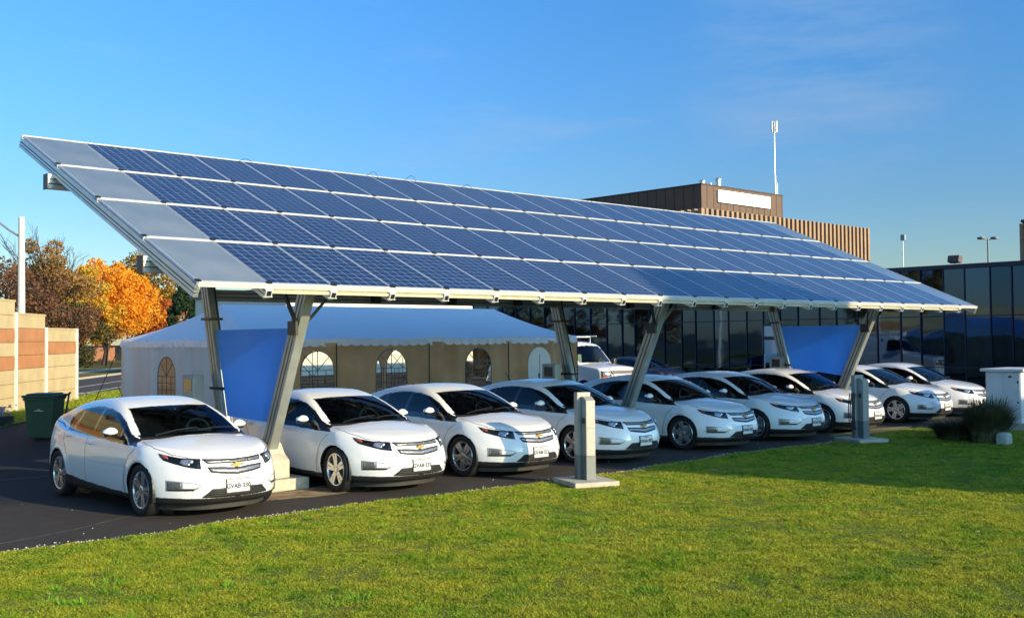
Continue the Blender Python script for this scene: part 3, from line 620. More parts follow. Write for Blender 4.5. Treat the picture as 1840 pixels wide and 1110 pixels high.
def blades(name, n, bounds, hfun, mat, seed, dens=None, keep=None):
    r = np.random.default_rng(seed); x = r.uniform(bounds[0], bounds[1], n); y = r.uniform(bounds[2], bounds[3], n)
    k = np.ones(n, bool)
    if keep is not None: k &= keep(x, y, r)
    x, y = x[k], y[k]; n = len(x); d = np.hypot(x-CAM[0], y-CAM[1]); a = r.uniform(0, 2*pi, n)
    patchy = .85+.35*np.sin(x*2.1+1.3*np.sin(y*1.7))*np.sin(y*2.6+np.sin(x*1.1))+.45*np.sin(x*9+3*np.sin(y*4))*np.sin(y*8.3+2*np.sin(x*5))
    h = hfun(d, r)*np.clip(patchy, .35, 1.8); w = .0026+.00028*d
    lean = r.uniform(.3, 1.9, n)*h; la = r.uniform(0, 2*pi, n)
    V = np.empty((n, 3, 3)); z0 = np.full(n, .0)
    V[:, 0] = np.stack([x-w*np.cos(a), y-w*np.sin(a), z0], 1); V[:, 1] = np.stack([x+w*np.cos(a), y+w*np.sin(a), z0], 1)
    V[:, 2] = np.stack([x+lean*np.cos(la), y+lean*np.sin(la), z0+h], 1)
    return tag(np_mesh(name, V.reshape(-1, 3), np.arange(3*n).reshape(-1, 3), mat), 'short mown grass blades covering the front lawn', 'grass', kind='stuff')
vec_edge = np.vectorize(edge_y)
def keep_lawn(x, y, r):
    dx, dy = x-CAM[0], y-CAM[1]; dep = dx*fw[0]+dy*fw[1]; lat = dx*r2[0]+dy*r2[1]
    vis = (dep > 5.0) & (np.abs(lat) < dep*.60+3) & (dep < 50)
    pr = np.clip((10.5/np.maximum(dep, 1))**1.7, .02, 1); ok = vis & (r.uniform(0, 1, len(x)) < pr)
    ok &= y < vec_edge(x)+.03*r.normal(0, 1, len(x))
    for cx, cy in ((5.63, -1.28), (14.35, -.92)):
        u = (x-cx)*cos(RD(-22))+(y-cy)*sin(RD(-22)); v = -(x-cx)*sin(RD(-22))+(y-cy)*cos(RD(-22)); ok &= ~((abs(u) < .36) & (abs(v) < .42))
    return ok
grass_m = blade_mat()
def tuft_blades():
    r = np.random.default_rng(21); V = []
    m = 900; gx = r.uniform(-8, 24, 120); gy = -.7-13*r.uniform(0, 1, 120)**1.2; gi = r.integers(0, 120, m); cx = gx[gi]+r.normal(0, .45, m); cy = gy[gi]+r.normal(0, .45, m); per = r.integers(12, 70, m); rad = r.uniform(.02, .14, m)
    X = np.repeat(cx, per); Y = np.repeat(cy, per); Rr = np.repeat(rad, per); n = len(X); a = r.uniform(0, 2*pi, n); rr = Rr*np.sqrt(r.uniform(0, 1, n)); x = X+rr*np.cos(a); y = Y+rr*np.sin(a)
    k = y < vec_edge(x)-.02
    for px_, py_ in ((5.63, -1.28), (14.35, -.92)): k &= np.hypot(x-px_, y-py_) > .56
    x, y, a = x[k], y[k], a[k]; n = len(x); h = r.uniform(.03, .062, n); w = r.uniform(.003, .006, n); l = h*r.uniform(.3, 1.2, n); b2 = r.uniform(0, 2*pi, n); z = np.zeros(n)
    V = np.stack([np.stack([x-w*np.cos(b2), y-w*np.sin(b2), z], 1), np.stack([x+w*np.cos(b2), y+w*np.sin(b2), z], 1), np.stack([x+l*np.cos(a), y+l*np.sin(a), h], 1)], 1)
    return np_mesh('grass_tufts', V.reshape(-1, 3), np.arange(3*n).reshape(-1, 3), tuft_m)
tuft_m = M('tuft_green', (.12, .25, .015), .6, 0, .5, 3, spec=.2)
tag(tuft_blades(), 'darker longer tufts of grass and clover dotted over the lawn', 'grass tufts', kind='stuff')
tag(blades('lawn_grass', 10500000, (-13, 44, -17.5, .3), lambda d, r: r.uniform(.012, .034, len(d)), grass_m, 3, keep=keep_lawn))
# verge grass at the far wall
def keep_verge(x, y, r): n = x*N1[0]+y*N1[1]; return (n < -7.8) & (n > -10.5)
tag(blades('verge_grass', 60000, (0, 16, 13, 36), lambda d, r: r.uniform(.05, .11, len(d)), grass_m, 4, keep=keep_verge), 'bright strip of grass between wall and car park', 'grass')
# gravel crumbs along the lawn edge, fallen leaves
b = MB(); r_ = random.Random(5)
for i in range(1500):
    x = r_.uniform(-4, 15); y = edge_y(x)+r_.gauss(.03, .05)+(.12*r_.random() if r_.random() < .12 else 0); s = r_.uniform(.004, .013)
    if 4.4 < x < 5.4: y -= r_.random()*.25
    b.ball((x, y, s*.5), (s, s*r_.uniform(.6, 1), s*.6), 5, 3)
tag(b.build('gravel', M('gravel_stone', (.45, .41, .32), .9, 0, .4, 14)), 'pale gravel crumbs along the edge of the asphalt', 'gravel', kind='stuff')
b = MB()
for i in range(420):
    x = r_.uniform(-5, 22); y = r_.uniform(-9, -.6); s = r_.uniform(.010, .032); a = r_.uniform(0, 6.3); z = r_.uniform(.02, .03)
    t = r_.uniform(-.4, .4); P = [(x+s*cos(a+k*2*pi/5)*(1 if k % 2 else .6), y+s*sin(a+k*2*pi/5)*(1 if k % 2 else .6), z+t*s*cos(a+k*1.26)) for k in range(5)]
    b.cur = r_.choice((0, 0, 1)); b.add(P, [(0, 1, 2, 3, 4)])
tag(b.build('fallen_leaves', [M('dry_leaf', (.22, .13, .05), .8, 0, .4, 30), M('pale_leaf', (.50, .42, .20), .8, 0, .3, 30)]), 'dry brown leaves scattered over the lawn', 'leaves', kind='stuff')
b = MB()
for i in range(60):
    x = r_.uniform(-4, 24); y = r_.uniform(-.3, 3); s = r_.uniform(.005, .014); b.ball((x, y, s*.4), (s, s*.8, s*.5), 5, 3)
tag(b.build('litter_stones', M('loose_stone', (.5, .48, .42), .9)), 'small loose stones lying on the asphalt', 'stones', kind='stuff')

# ------------------------------------------------------------------ solar canopy
TILT = RD(23.829); S = 1.66462; ZE = 2.8989; ct, st = cos(TILT), sin(TILT)
def cp(x, s, n=0): return (x, s*ct-n*st, ZE+s*st+n*ct)     # canopy coordinates -> world
def pv_mat():
    b = NB('solar_cells'); p = b.coord('Object'); s = b.new('SeparateXYZ'); b.l(p, s.inputs[0])
    def line(src, pitch, w):
        u = b.math('DIVIDE', src, pitch); f = b.math('ABSOLUTE', b.math('SUBTRACT', b.math('FRACT', u), .5)); return b.math('GREATER_THAN', f, .5-w/pitch/2)
    lx = line(s.outputs[0], .159, .0050); ly = line(s.outputs[1], .159, .0050); ln = b.math('MAXIMUM', lx, ly)
    bus = b.math('MULTIPLY', line(b.math('ADD', s.outputs[0], .053), .0795, .0016), .35)
    fx = b.math('FLOOR', b.math('DIVIDE', s.outputs[0], .159)); fy = b.math('FLOOR', b.math('DIVIDE', s.outputs[1], .159))
    oi = b.new('ObjectInfo'); cx = b.new('CombineXYZ'); b.l(fx, cx.inputs[0]); b.l(fy, cx.inputs[1]); b.l(b.math('MULTIPLY', oi.outputs['Random'], 97.), cx.inputs[2])
    wn = b.new('TexWhiteNoise', noise_dimensions='3D'); b.l(cx.outputs[0], wn.inputs[0])
    c = b.ramp(wn.outputs[0], [(0, (.004, .014, .044)), (1, (.008, .025, .072))])
    c = b.mix(.35, c, b.ramp(oi.outputs['Random'], [(0, (.004, .014, .045)), (1, (.009, .028, .080))]))
    c = b.mix(b.ramp(b.noise(p, 38, 2), [(.35, (0, 0, 0)), (.7, (.35, .35, .35))]), c, (.025, .058, .17))
    c = b.mix(bus, c, (.25, .30, .40)); c = b.mix(ln, c, (.50, .56, .66))
    b.set(base=c, rough=.3, spec=.2, coat=.6, coatr=.03); return b.m
pv_m = pv_mat(); frame_m = M('panel_frame', (.66, .68, .70), .38, .6, .06, 4)
def frosted():
    b = NB('frosted_glass'); n = b.noise(b.coord(), 1.2, 3); c = b.ramp(n, [(.3, (.25, .33, .40)), (.7, (.40, .46, .50))])
    b.set(base=c, rough=.14, spec=.8, coat=1.0, coatr=.05); tr = b.new('BsdfTranslucent'); tr.inputs[0].default_value = (.55, .62, .66, 1); m = b.new('MixShader'); m.inputs[0].default_value = .35
    b.l(b.b.outputs[0], m.inputs[1]); b.l(tr.outputs[0], m.inputs[2]); b.l(m.outputs[0], b.out.inputs[0]); return b.m
frost_m = frosted()
canopy = empty('solar_canopy', (0, 0, 0), 0, 'long tilted solar panel carport roof on V shaped posts over the white cars', 'solar carport')
def panel_proto(name, glassm):
    b = MB(); w, h, fr, t = .984, 1.606, .016, .035
    b.box(-w/2+fr, -h/2+fr, -.006, w/2-fr, h/2-fr, .0); b.cur = 1
    b.box(-w/2, -h/2, -t, -w/2+fr, h/2, .003); b.box(w/2-fr, -h/2, -t, w/2, h/2, .003)
    b.box(-w/2+fr, -h/2, -t, w/2-fr, -h/2+fr, .003); b.box(-w/2+fr, h/2-fr, -t, w/2-fr, h/2, .003)
    o = b.build(name, [glassm, frame_m], canopy); return o
pp = panel_proto('solar_panel', pv_m); gp = panel_proto('glass_panel', frost_m); first = {0: True, 1: True}
pr_ = random.Random(3)
for r in range(4):
    for c in range(22):
        isg = c in (0, 21); src = gp if isg else pp
        if first[int(isg)]: o = src; first[int(isg)] = False
        else: o = src.copy(); COL.objects.link(o); o.parent = canopy
        o.location = cp(c+.5, (r+.5)*S, .035); o.rotation_euler = (TILT+pr_.gauss(0, .0012), pr_.gauss(0, .0012), 0)
def plank(b, x0, x1, s0, s1, n0, n1):
    v = [cp(x, s, n) for n in (n0, n1) for x, s in ((x0, s0), (x1, s0), (x1, s1), (x0, s1))]
    b.add(v, [(0,3,2,1),(4,5,6,7),(0,1,5,4),(1,2,6,5),(2,3,7,6),(3,0,4,7)])
for r in range(5):
    b = MB(); s = r*S; hw = .021 if 0 < r < 4 else .016; plank(b, -.01, 22.01, s-hw, s+hw, .0, .047 if 0 < r < 4 else .044)
    b.build('cross_rail', alu_w, canopy)
b = MB(); plank(b, .0, 22.0, -.03, -.018, -.022, .046)
b.build('front_fascia', alu_w, canopy)
b = MB(); plank(b, .98, 21.0, -.028, .02, -.088, -.050); plank(b, .98, 21.0, .004, .018, -.049, -.024); b.build('front_cable_tray', M('tray_metal', (.72, .66, .50), .45, .3, .08, 4), canopy)
raf = None
for c in range(23):
    if raf is None:
        b = MB(); plank(b, -.028, .028, -.02, 4*S, -.055, -.002); plank(b, -.034, .034, -.02, 4*S, -.105, -.068); plank(b, -.034, .034, -.02, 4*S, -.165, -.118)
        b.cur = 1; plank(b, -.018, .018, -.005, 4*S-.01, -.160, -.004); raf = b.build('rafter', [alu, groove_m], canopy); o = raf
    else: o = raf.copy(); COL.objects.link(o); o.parent = canopy; o.location = (c, 0, 0)
def repeat_part(name, b, mat, n, locs):
    o = b.build(name, mat, canopy); o.location = locs[0]
    for l in locs[1:]: q = o.copy(); COL.objects.link(q); q.parent = canopy; q.location = l
b = MB(); plank(b, -.032, .032, -.05, -.03, -.118, -.048); repeat_part('rafter_end_cap', b, black_m, 21, [(c, 0, 0) for c in range(1, 22)])
cl = None
for c in range(1, 22):
    if cl is None:
        b = MB(); plank(b, -.05, .05, -.056, -.03, -.046, -.024); plank(b, -.046, -.036, -.060, -.03, -.13, -.046); plank(b, .036, .046, -.060, -.03, -.13, -.046); plank(b, -.065, .065, -.056, -.03, -.132, -.121)
        cl = b.build('edge_bracket', alu_w, canopy, loc=(1, 0, 0))
    else: o = cl.copy(); COL.objects.link(o); o.parent = canopy; o.location = (c, 0, 0)
b = MB(); plank(b, -.035, .035, -.03, .03, .047, .062)
repeat_part('panel_clamp', b, black_m, 92, [(c, r*S*ct, r*S*st) for r in range(4) for c in range(23)])
b = MB(); b.box(2.18, 3.66, 2.845, 18.2, 3.80, 2.90); b.box(2.18, 3.66, 2.915, 18.2, 3.80, 2.965); b.box(2.18, 3.66, 2.98, 18.2, 3.80, 3.03); b.cur = 1; b.box(2.19, 3.672, 2.85, 18.19, 3.79, 3.025)
b.build('tie_beam', [post_m, groove_m], canopy)
b = MB(); b.box(-.08, 3.56, 2.86, .08, 3.655, 2.99); repeat_part('junction_box', b, black_m, 6, [(x, 0, 0) for x in (5.35, 7.15, 8.9, 12.4, 13.9, 15.6)])
for yb, zt in ((1.33, 3.325), (4.70, 4.80)):
    b = MB(); b.box(-.12, yb-.075, zt-.065, 22.0, yb+.075, zt); b.box(-.12, yb-.075, zt-.14, 22.0, yb+.075, zt-.08); b.box(-.12, yb-.075, zt-.22, 22.0, yb+.075, zt-.155)
    b.cur = 1; b.box(-.118, yb-.062, zt-.21, 21.99, yb+.062, zt-.01); b.cur = 2; b.box(-.135, yb-.09, zt-.23, -.122, yb+.09, zt+.01)
    b.build('purlin', [alu, groove_m, black_m], canopy)
# cable loops over the top edge and junction boxes
for x, h in ((4.05, .10), (7.0, .16), (8.0, .18), (9.6, .12), (13.5, -.1), (16.5, -.12)):
    b = MB(); b.tube([cp(x-.16+.32*k/10, 4*S-.10+(-.12 if h < 0 else 0), .03+abs(h)*.75*sin(pi*k/10)) for k in range(11)], .0045, 5); b.build('cable_loop', black_m, canopy)
XV = (2.1, 10.1, 18.2)
def make_post(name, p0, p1, xc):
    b = MB(); d = Vector((0, p1[0]-p0[0], p1[1]-p0[1])).normalized(); n = Vector((0, d.z, -d.y)); a = Vector((xc, p0[0], p0[1])); e = Vector((xc, p1[0], p1[1]))
    def bx(x0, x1, t0, t1):
        vs = [q + Vector((x, 0, 0)) + n*t for q in (a, e) for x, t in ((x0, t0), (x1, t0), (x1, t1), (x0, t1))]
        b.add(vs, [(0,1,2,3),(7,6,5,4),(0,4,5,1),(1,5,6,2),(2,6,7,3),(3,7,4,0)])
    for t0, t1 in ((-.11, -.052), (-.028, .028), (.052, .11)): bx(-.075, .075, t0, t1)
    b.cur = 1; bx(-.06, .06, -.105, .105); b.cur = 0; bx(-.068, .068, .1005, .113); bx(-.068, .068, -.113, -.1005)
    return b.build(name, [post_m, groove_m], canopy)
def fline(z): return .86-.455*(z-2.76)
def rline(z): return 3.23+.256*(z-1.08)
for xc in XV:
    make_post('front_post', (fline(.42), .42), (fline(3.06), 3.06), xc); make_post('rear_post', (rline(.36), .36), (rline(4.62), 4.62), xc)
    for sgn in (-1, 1):
        b = MB(); b.bar((xc+sgn*.07, fline(2.42)-.05, 2.42), (xc+sgn*.44, fline(2.95)-.02, 2.93), .045, .045); b.bar((xc+sgn*.36, fline(2.9), 2.88), (xc+sgn*.52, fline(2.9), 2.96), .12, .05); b.build('brace', black_m, canopy)
        b = MB(); b.bar((xc+sgn*.07, rline(4.0), 4.0), (xc+sgn*.42, 4.66, 4.56), .05, .05); b.build('brace', black_m, canopy)
    b = MB(); b.box(xc-.12, fline(2.36)-.13, 2.27, xc-.076, fline(2.36)+.09, 2.47); b.build('brace_bracket', black_m, canopy)
    # concrete shoe: low slab with a humped block on it
    b = MB(); b.box(xc-.50, 1.42, 0, xc+.42, 3.45, .17); b.build('footing', concrete, canopy, bevel=.012)
    b = MB(); pr = [(1.55, .17), (1.55, .43), (1.68, .52), (1.78, .66), (1.90, .74), (2.10, .70), (2.25, .52), (2.6, .42), (2.9, .52), (3.10, .70), (3.30, .70), (3.4, .17)]
    b.prism([(xc-.15, y, z) for y, z in pr], (.32, 0, 0)); b.build('footing_block', concrete, canopy, bevel=.015)
# conduits on the V1 and V2 rear posts
for xc in XV:
    b = MB()
    for k, off in enumerate((-.16, -.20, .16)): b.tube([(xc-.05+.05*k, rline(z)-off*.7, z) for z in (.5, 1.2, 2.2, 3.2, 4.4)], .018, 6)
    for z in (1.45, 2.55): b.box(xc-.11, rline(z)-.16, z-.02, xc+.11, rline(z)+.16, z+.02)
    b.build('conduit', black_m, canopy)
# blue banners
ban = NB('blue_banner'); n_ = ban.noise(ban.coord(), .9, 3); c_ = ban.ramp(n_, [(.3, (.07, .38, .95)), (.7, (.12, .46, .99))]); ban.set(base=c_, rough=.45, spec=.4)
tr_ = ban.new('BsdfTranslucent'); ban.l(c_, tr_.inputs[0]); mx_ = ban.new('MixShader'); mx_.inputs[0].default_value = .45; ban.l(ban.b.outputs[0], mx_.inputs[1]); ban.l(tr_.outputs[0], mx_.inputs[2]); ban.l(mx_.outputs[0], ban.out.inputs[0])
def banner(xc, lab, ztop, zb0, zb1):
    b = MB(); N = 14
    for side in (0, .008):
        vs = []
        for i in range(N+1):
            for j in range(N+1):
                u, v = i/N, j/N; zt_ = ztop; zb_ = zb0+(zb1-zb0)*u; z = zb_+(zt_-zb_)*v; yf = fline(z)+.14; yr = rline(z)-.14
                vs.append((xc-.02+side+.012*sin(u*3.1)*sin(v*4+u*2), yr+(yf-yr)*u, z))
        b.add(vs, [(i*(N+1)+j, (i+1)*(N+1)+j, (i+1)*(N+1)+j+1, i*(N+1)+j+1) for i in range(N) for j in range(N)])
    tag(b.build('banner', ban.m, smooth=True), lab, 'banner', 'blue banners stretched between carport posts')
banner(XV[0], 'blue fabric banner between the nearest pair of carport posts', 2.37, 1.02, .98)
banner(XV[2], 'blue fabric banner between the farthest carport posts in front of the glass building', 2.45, 1.38, 1.2)

# ------------------------------------------------------------------ charging gear
ped_m = M('pedestal_paint', (.33, .325, .29), .45, .15, .04, 6); ped_d = M('pedestal_base_grey', (.16, .17, .17), .5, .1, .06, 6); scr_m = M('display_dark', (.02, .025, .03), .2, 0, .2, 10, coat=1)
def pedestal():
    t = empty('charging_pedestal', (0, 0, 0))
    b = MB(); b.box(-.36, -.42, 0, .36, .42, .075); b.build('concrete_pad', concrete, t, bevel=.012)
    b = MB(); b.box(-.115, .02, .43, .105, .14, 1.37); b.build('back_cabinet', ped_m, t, bevel=.006)
    b = MB(); pr = [(-.30, .43), (.018, .43), (.018, 1.29), (-.05, 1.32), (-.30, 1.24)]
    pr = [(-.15, .43), (.017, .43), (.017, 1.31), (-.04, 1.31), (-.15, 1.25)]
    b.prism([(-.05, y, z) for y, z in pr], (.15, 0, 0)); b.build('front_cabinet', ped_m, t, bevel=.006)
    b = MB(); b.box(-.117, .019, .075, .107, .142, .428); b.box(-.052, -.152, .075, .102, .017, .428); b.build('base_cover', ped_d, t, bevel=.004)
    b = MB(); b.box(-.0535, -.11, 1.04, -.0505, -.02, 1.19); b.build('display', M('pale_display', (.35, .42, .45), .25), t)
    b = MB(); b.box(-.075, -.095, .91, -.051, -.045, .99); b.build('plug_holster', black_m, t, bevel=.004)
    b = MB(); b.box(-.051, -.1515, .838, .101, -.1505, .843); b.build('panel_joint', ped_d, t)
    return t
p1 = pedestal(); p1.location = (5.63, -1.28, .004); p1.rotation_euler = (0, 0, RD(-22)); tag(p1, 'pale metal charging pedestal on the sunlit lawn edge beside the third white car', 'charging station', 'charging pedestals on the lawn')
p2 = copy_tree(p1); p2.location = (14.35, -.92, .004); p2.rotation_euler = (0, 0, RD(-22)); tag(p2, 'shaded charging pedestal with coiled cable in front of the seventh white car', 'charging station')
b = MB()
for k in range(4): b.tube([(-.14-.045*sin(pi*j/12)-.02*k, -.02+.03*k, 1.0-.75*j/12) for j in range(13)]+[(-.13-.02*k, .0+.03*k, .25)], .012, 6)
b.build('charging_cable', rubber, p2)
def wall_charger(name, x, y, lab, grp='grey charger cabinets beside the carport posts'):
    t = empty(name, (x, y, 0), 0, lab, 'charger cabinet', grp)
    b = MB(); b.box(-.04, -.16, 0, .06, -.10, 1.55); b.box(-.04, .10, 0, .06, .16, 1.55); b.build('stand', alu, t)
    b = MB(); b.box(-.10, -.19, .82, .08, .19, 1.66); b.build('housing', M('charger_grey', (.30, .32, .30), .5), t, bevel=.01)
    b = MB(); b.box(-.106, -.12, 1.40, -.101, .12, 1.60); b.build('display', scr_m, t)
    b = MB(); b.box(-.106, -.12, .98, -.101, .12, 1.32); b.build('front_cover', M('charger_door', (.09, .09, .085), .5), t)
    b = MB(); b.tube([(-.10, .0, 1.0), (-.24, .06, .8), (-.26, .1, .55), (-.15, .12, .5), (-.08, .1, .9)], .014, 6); b.build('cable', rubber, t)
    return t
wall_charger('charger_cabinet', 1.84, 3.72, 'grey charger cabinet with dark display left of the near blue banner')
wall_charger('charger_cabinet', 9.80, 3.55, 'grey charger cabinet behind the fourth white car beside the middle carport post')
wall_charger('charger_cabinet', 18.10, 3.50, 'grey charger cabinet behind the seventh white car left of the far blue banner')

# ------------------------------------------------------------------ cars
car0 = make_liftback()
labels = ['first white liftback at the near left with plate ending 330', 'second white liftback, just right of the nearest carport post', 'third white liftback with the pedestal shadow across its nose', 'fourth white liftback, shaded, behind the sunlit charging pedestal',
 'fifth white liftback in full shade, right of the middle carport post', 'sixth white liftback in shade between fifth and seventh', 'seventh white liftback behind the shaded charging pedestal', 'eighth white liftback, sunlit, right of the shaded pedestal', 'ninth white liftback, farthest, partly hidden by the metal cabinet']
xs = [.47, 3.40, 5.80, 8.36, 11.42, 13.93, 16.45, 20.20, 22.75]; plates = ['GVAB·330', 'GVAB·332', 'GVAB·321', 'GVAA·957', 'GVAK·953', 'GVAK·956', 'GVAB·324', 'GVAB·318', 'GVAB·327']
yoff = [-.18, -.17, -.17, -.18, -.17, -.15, -.18, -.03, .10]; rot = [0, .3, -.3, .4, 0, -.3, .3, 0, .4]
for i in range(9):
    o = car0 if i == 0 else copy_tree(car0)
    o.location = (xs[i], yoff[i], .0); o.rotation_euler = (0, 0, RD(rot[i])); tag(o, labels[i], 'car', 'white liftback cars parked in a row under the solar canopy')
for i, o in enumerate([q for q in COL.objects if q.name.startswith('parked_car') and q.parent is None]):
    for ch in o.children:
        if ch.name.startswith('wheel') and not ch.name.startswith('wheel_h'):
            ch.rotation_euler[0] = (i*1.7+ch.location.y) % 1.2566
            if ch.location.y < 2: ch.rotation_euler[2] += RD((0, -3, 2, 0, 4, -2, 1, 0, 3)[i % 9])
cars = [o for o in COL.objects if o.name.startswith('parked_car') and o.parent is None]
for o, pl_ in zip(sorted(cars, key=lambda q: q.location.x), plates): add_plate_text(o, pl_)
# ------------------------------------------------------------------ white panel van and dark hatchback behind the row
def make_van():
    c = VAN; sp = lambda poly: side_only(lambda P: sdp(P[..., 1], P[..., 2], poly), .5)
    ws = [(-.2,1.335),(.80,1.335),(.80,1.46),(.70,1.90),(-.2,1.95)]
    clad = crv([(0,.30),(5.65,.32)])
    regs = [('hole', arch_fn(c, .40)), ('windshield', lambda P: np.where((P[..., 1] < 1.9) & (P[..., 2] > 1.2), sdp(P[..., 0], P[..., 2], ws), BIG)),
            ('side_window', sp([(1.42,1.25),(1.52,1.5),(1.75,1.82),(2.35,1.84),(2.35,1.25)])), ('cladding', lambda P: P[..., 2]-clad(P[..., 1])),
            ('front_door', sp([(1.20,.35),(2.42,.35),(2.42,1.92),(1.70,1.90),(1.35,1.3),(1.22,1.1)]))]
    V3, N3, FR, FL, cls = body_grid(c, regs, 40, .03, 20, 100); root = empty('panel_van'); names = [n for n, _ in regs]
    both = np.concatenate([FR, FL]); cb = np.concatenate([cls, cls]); sub_mesh('body', V3, N3, both[cb == -1], van_p, root)
    for i, n in enumerate(names):
        if n == 'hole': continue
        m = dict(windshield=glass_m, side_window=tint_m, cladding=clad_m).get(n, van_p)
        for F in ((FR, FL) if n in ('front_door', 'side_window') else (both,)): sub_mesh('lower_cladding' if n == 'cladding' else n, V3, N3, F[(cls if F is not both else cb) == i], m, root)
    gl = [names.index(n) for n in ('windshield', 'side_window', 'hole')]; keep = ~np.isin(cb, gl) & (V3[both][:, :, 2].mean(1) > .6)
    sub_mesh('interior_trim', V3, N3, both[keep], dark_in, root, -.04)
    w = None
    for s in (-1, 1):
        for ya, za in c['arches']:
            wn = make_wheel(.37, .23, .21, root) if w is None else copy_tree(w, root); w = w or wn
            wn.location = (s*.87, ya, .37); wn.rotation_euler = (0, 0, 0 if s > 0 else pi)
        b = MB(); b.ball((s*1.16, 1.45, 1.32), (.10, .06, .16), 12, 8, .6); b.bar((s*.95, 1.45, 1.25), (s*1.1, 1.45, 1.28), .05, .05); b.build('door_mirror', black_m, root, smooth=True)
        h = put_patch('headlight', c, [(.93,1.06),(.62,1.06),(.62,.78),(.93,.78)], 'front', .012, gloss_blk, root, (s,), .03)[0]
        put_patch('headlamp_reflector', c, [(.90,1.04),(.66,1.04),(.66,.90),(.90,.90)], 'front', .018, lamp_m, h, (s,), .03)
        put_patch('indicator_lens', c, [(.92,.885),(.63,.885),(.63,.79),(.92,.79)], 'front', .020, amber_m, h, (s,), .03)
        seat(root, s*.45, 2.1)
    b = MB()
    b.box(-.9, 2.6, .4, .9, 2.65, 1.9); b.build('bulkhead', dark_in, root)
    put_patch('grille', c, [(-.59,1.07),(.59,1.07),(.59,.95),(-.59,.95)], 'front', .01, M('van_grille_grey', (.13, .11, .09), .6), root, h=.03)
    put_patch('grille_bar', c, [(-.60,.95),(.60,.95),(.60,.87),(-.60,.87)], 'front', .03, alu_w, root, h=.03)
    put_patch('lower_grille', c, [(-.59,.86),(.59,.86),(.59,.76),(-.59,.76)], 'front', .01, black_m, root, h=.03)
    put_patch('bumper', c, [(-.92,.62),(.92,.62),(.92,.38),(-.92,.38)], 'front', .06, van_p, root, h=.03)
    b = MB(); b.ball((0, 1.5, 1.12), (.85, .35, .14), 16, 8, .5); b.build('dashboard', dark_in, root)
    b = MB(); b.bar((-.62, 1.55, 1.28), (-.58, 1.62, 1.62), .22, .02); b.build('sun_visor', belt_m, root)
    b = MB()
    for y in (2.3, 3.6, 4.9): b.tube([(-.78, y, 2.02), (-.80, y, 2.24), (.80, y, 2.24), (.78, y, 2.02)], .022, 6)
    for x in (-.8, .8, -.3, .3): b.tube([(x, 2.0, 2.27), (x, 5.2, 2.27)], .018, 6)
    b.build('roof_rack', plast_w, root)
    b = MB(); b.box(-.82, 1.95, 2.12, -.55, 2.2, 2.30); b.box(-.55, 2.0, 2.16, -.44, 2.1, 2.22); b.build('roof_lamp', plast_w, root, bevel=.02)
    return root
van = make_van(); van.location = (22.35, 12.5, 0); van.rotation_euler = (0, 0, RD(0)); tag(van, 'white panel van with amber indicators parked beyond the right end of the tent', 'van')
dk = make_liftback(True); dk.name = 'parked_car'; dk.location = (28.4, 14.6, 0); tag(dk, 'dark hatchback parked right of the white van before the glass building', 'car')
for ch in dk.children:
    if ch.name.startswith(('licence_plate',)): pass

# ------------------------------------------------------------------ marquee tent
def fabric(name, c0, c1, transl, rough=.6):
    b = NB(name); n = b.noise(b.coord(), 1.1, 5); c = b.ramp(n, [(.3, c0), (.7, c1)]); b.set(base=c, rough=rough, spec=.3)
    t = b.new('BsdfTranslucent'); b.l(c, t.inputs[0]); m = b.new('MixShader'); m.inputs[0].default_value = transl
    b.bump(b.noise(b.coord(scale=(3, 3, .5)), 3.0, 4), .35, .03)
    b.l(b.b.outputs[0], m.inputs[1]); b.l(t.outputs[0], m.inputs[2]); b.l(m.outputs[0], b.out.inputs[0]); return b.m
roof_f = fabric('tent_roof_vinyl', (.93, .94, .95), (.97, .97, .98), .18, .35); wall_f = fabric('tent_wall_vinyl', (.80, .49, .25), (.97, .66, .38), .50, .7); wall_e = fabric('tent_end_vinyl', (.84, .84, .82), (.92, .92, .90), .30, .6)
tent = empty('marquee_tent', (6.5, 10, 0), 0, 'long white marquee tent with arched windows behind the parked cars', 'tent')
TX0, TX1, TY0, TY1, EZ, RZ = 6.5, 17.35, 10.0, 17.2, 2.25, 3.16; RX0, RX1, RY = 7.66, 17.28, 13.6
def T(v): return [(x-6.5, y-10, z) for x, y, z in v]
def roof_face(b, a0, a1, t0, t1, N, K):       # eave a0-a1, top t0-t1
    vs = []
    for j in range(K+1):
        v = j/K
        for i in range(N+1):
            u = i/N; e = [a0[k]+(a1[k]-a0[k])*u for k in range(3)]; t = [t0[k]+(t1[k]-t0[k])*u for k in range(3)]
            p = [e[k]+(t[k]-e[k])*v for k in range(3)]; bay = abs(sin(pi*u*N/ (N/ max(1, round(math.dist(a0, a1)/3.0))) ))
            p[2] -= .10*v*(1-v)*4*.8 + .05*bay*(1-v)*.6 - .012*sin(u*90+v*9)*(1-v)**3
            vs.append(p)
    b.add(T(vs), [(j*(N+1)+i, j*(N+1)+i+1, (j+1)*(N+1)+i+1, (j+1)*(N+1)+i) for j in range(K) for i in range(N)])
c00, c10, c11, c01 = (TX0, TY0, EZ), (TX1, TY0, EZ), (TX1, TY1, EZ), (TX0, TY1, EZ); r0, r1 = (RX0, RY, RZ), (RX1, RY, RZ)
b = MB(); roof_face(b, c00, c10, r0, r1, 72, 10); roof_face(b, c11, c01, r1, r0, 72, 10); roof_face(b, c10, c11, r1, r1, 40, 10); roof_face(b, c01, c00, r0, r0, 40, 10)
b.build('roof', roof_f, tent, smooth=True)
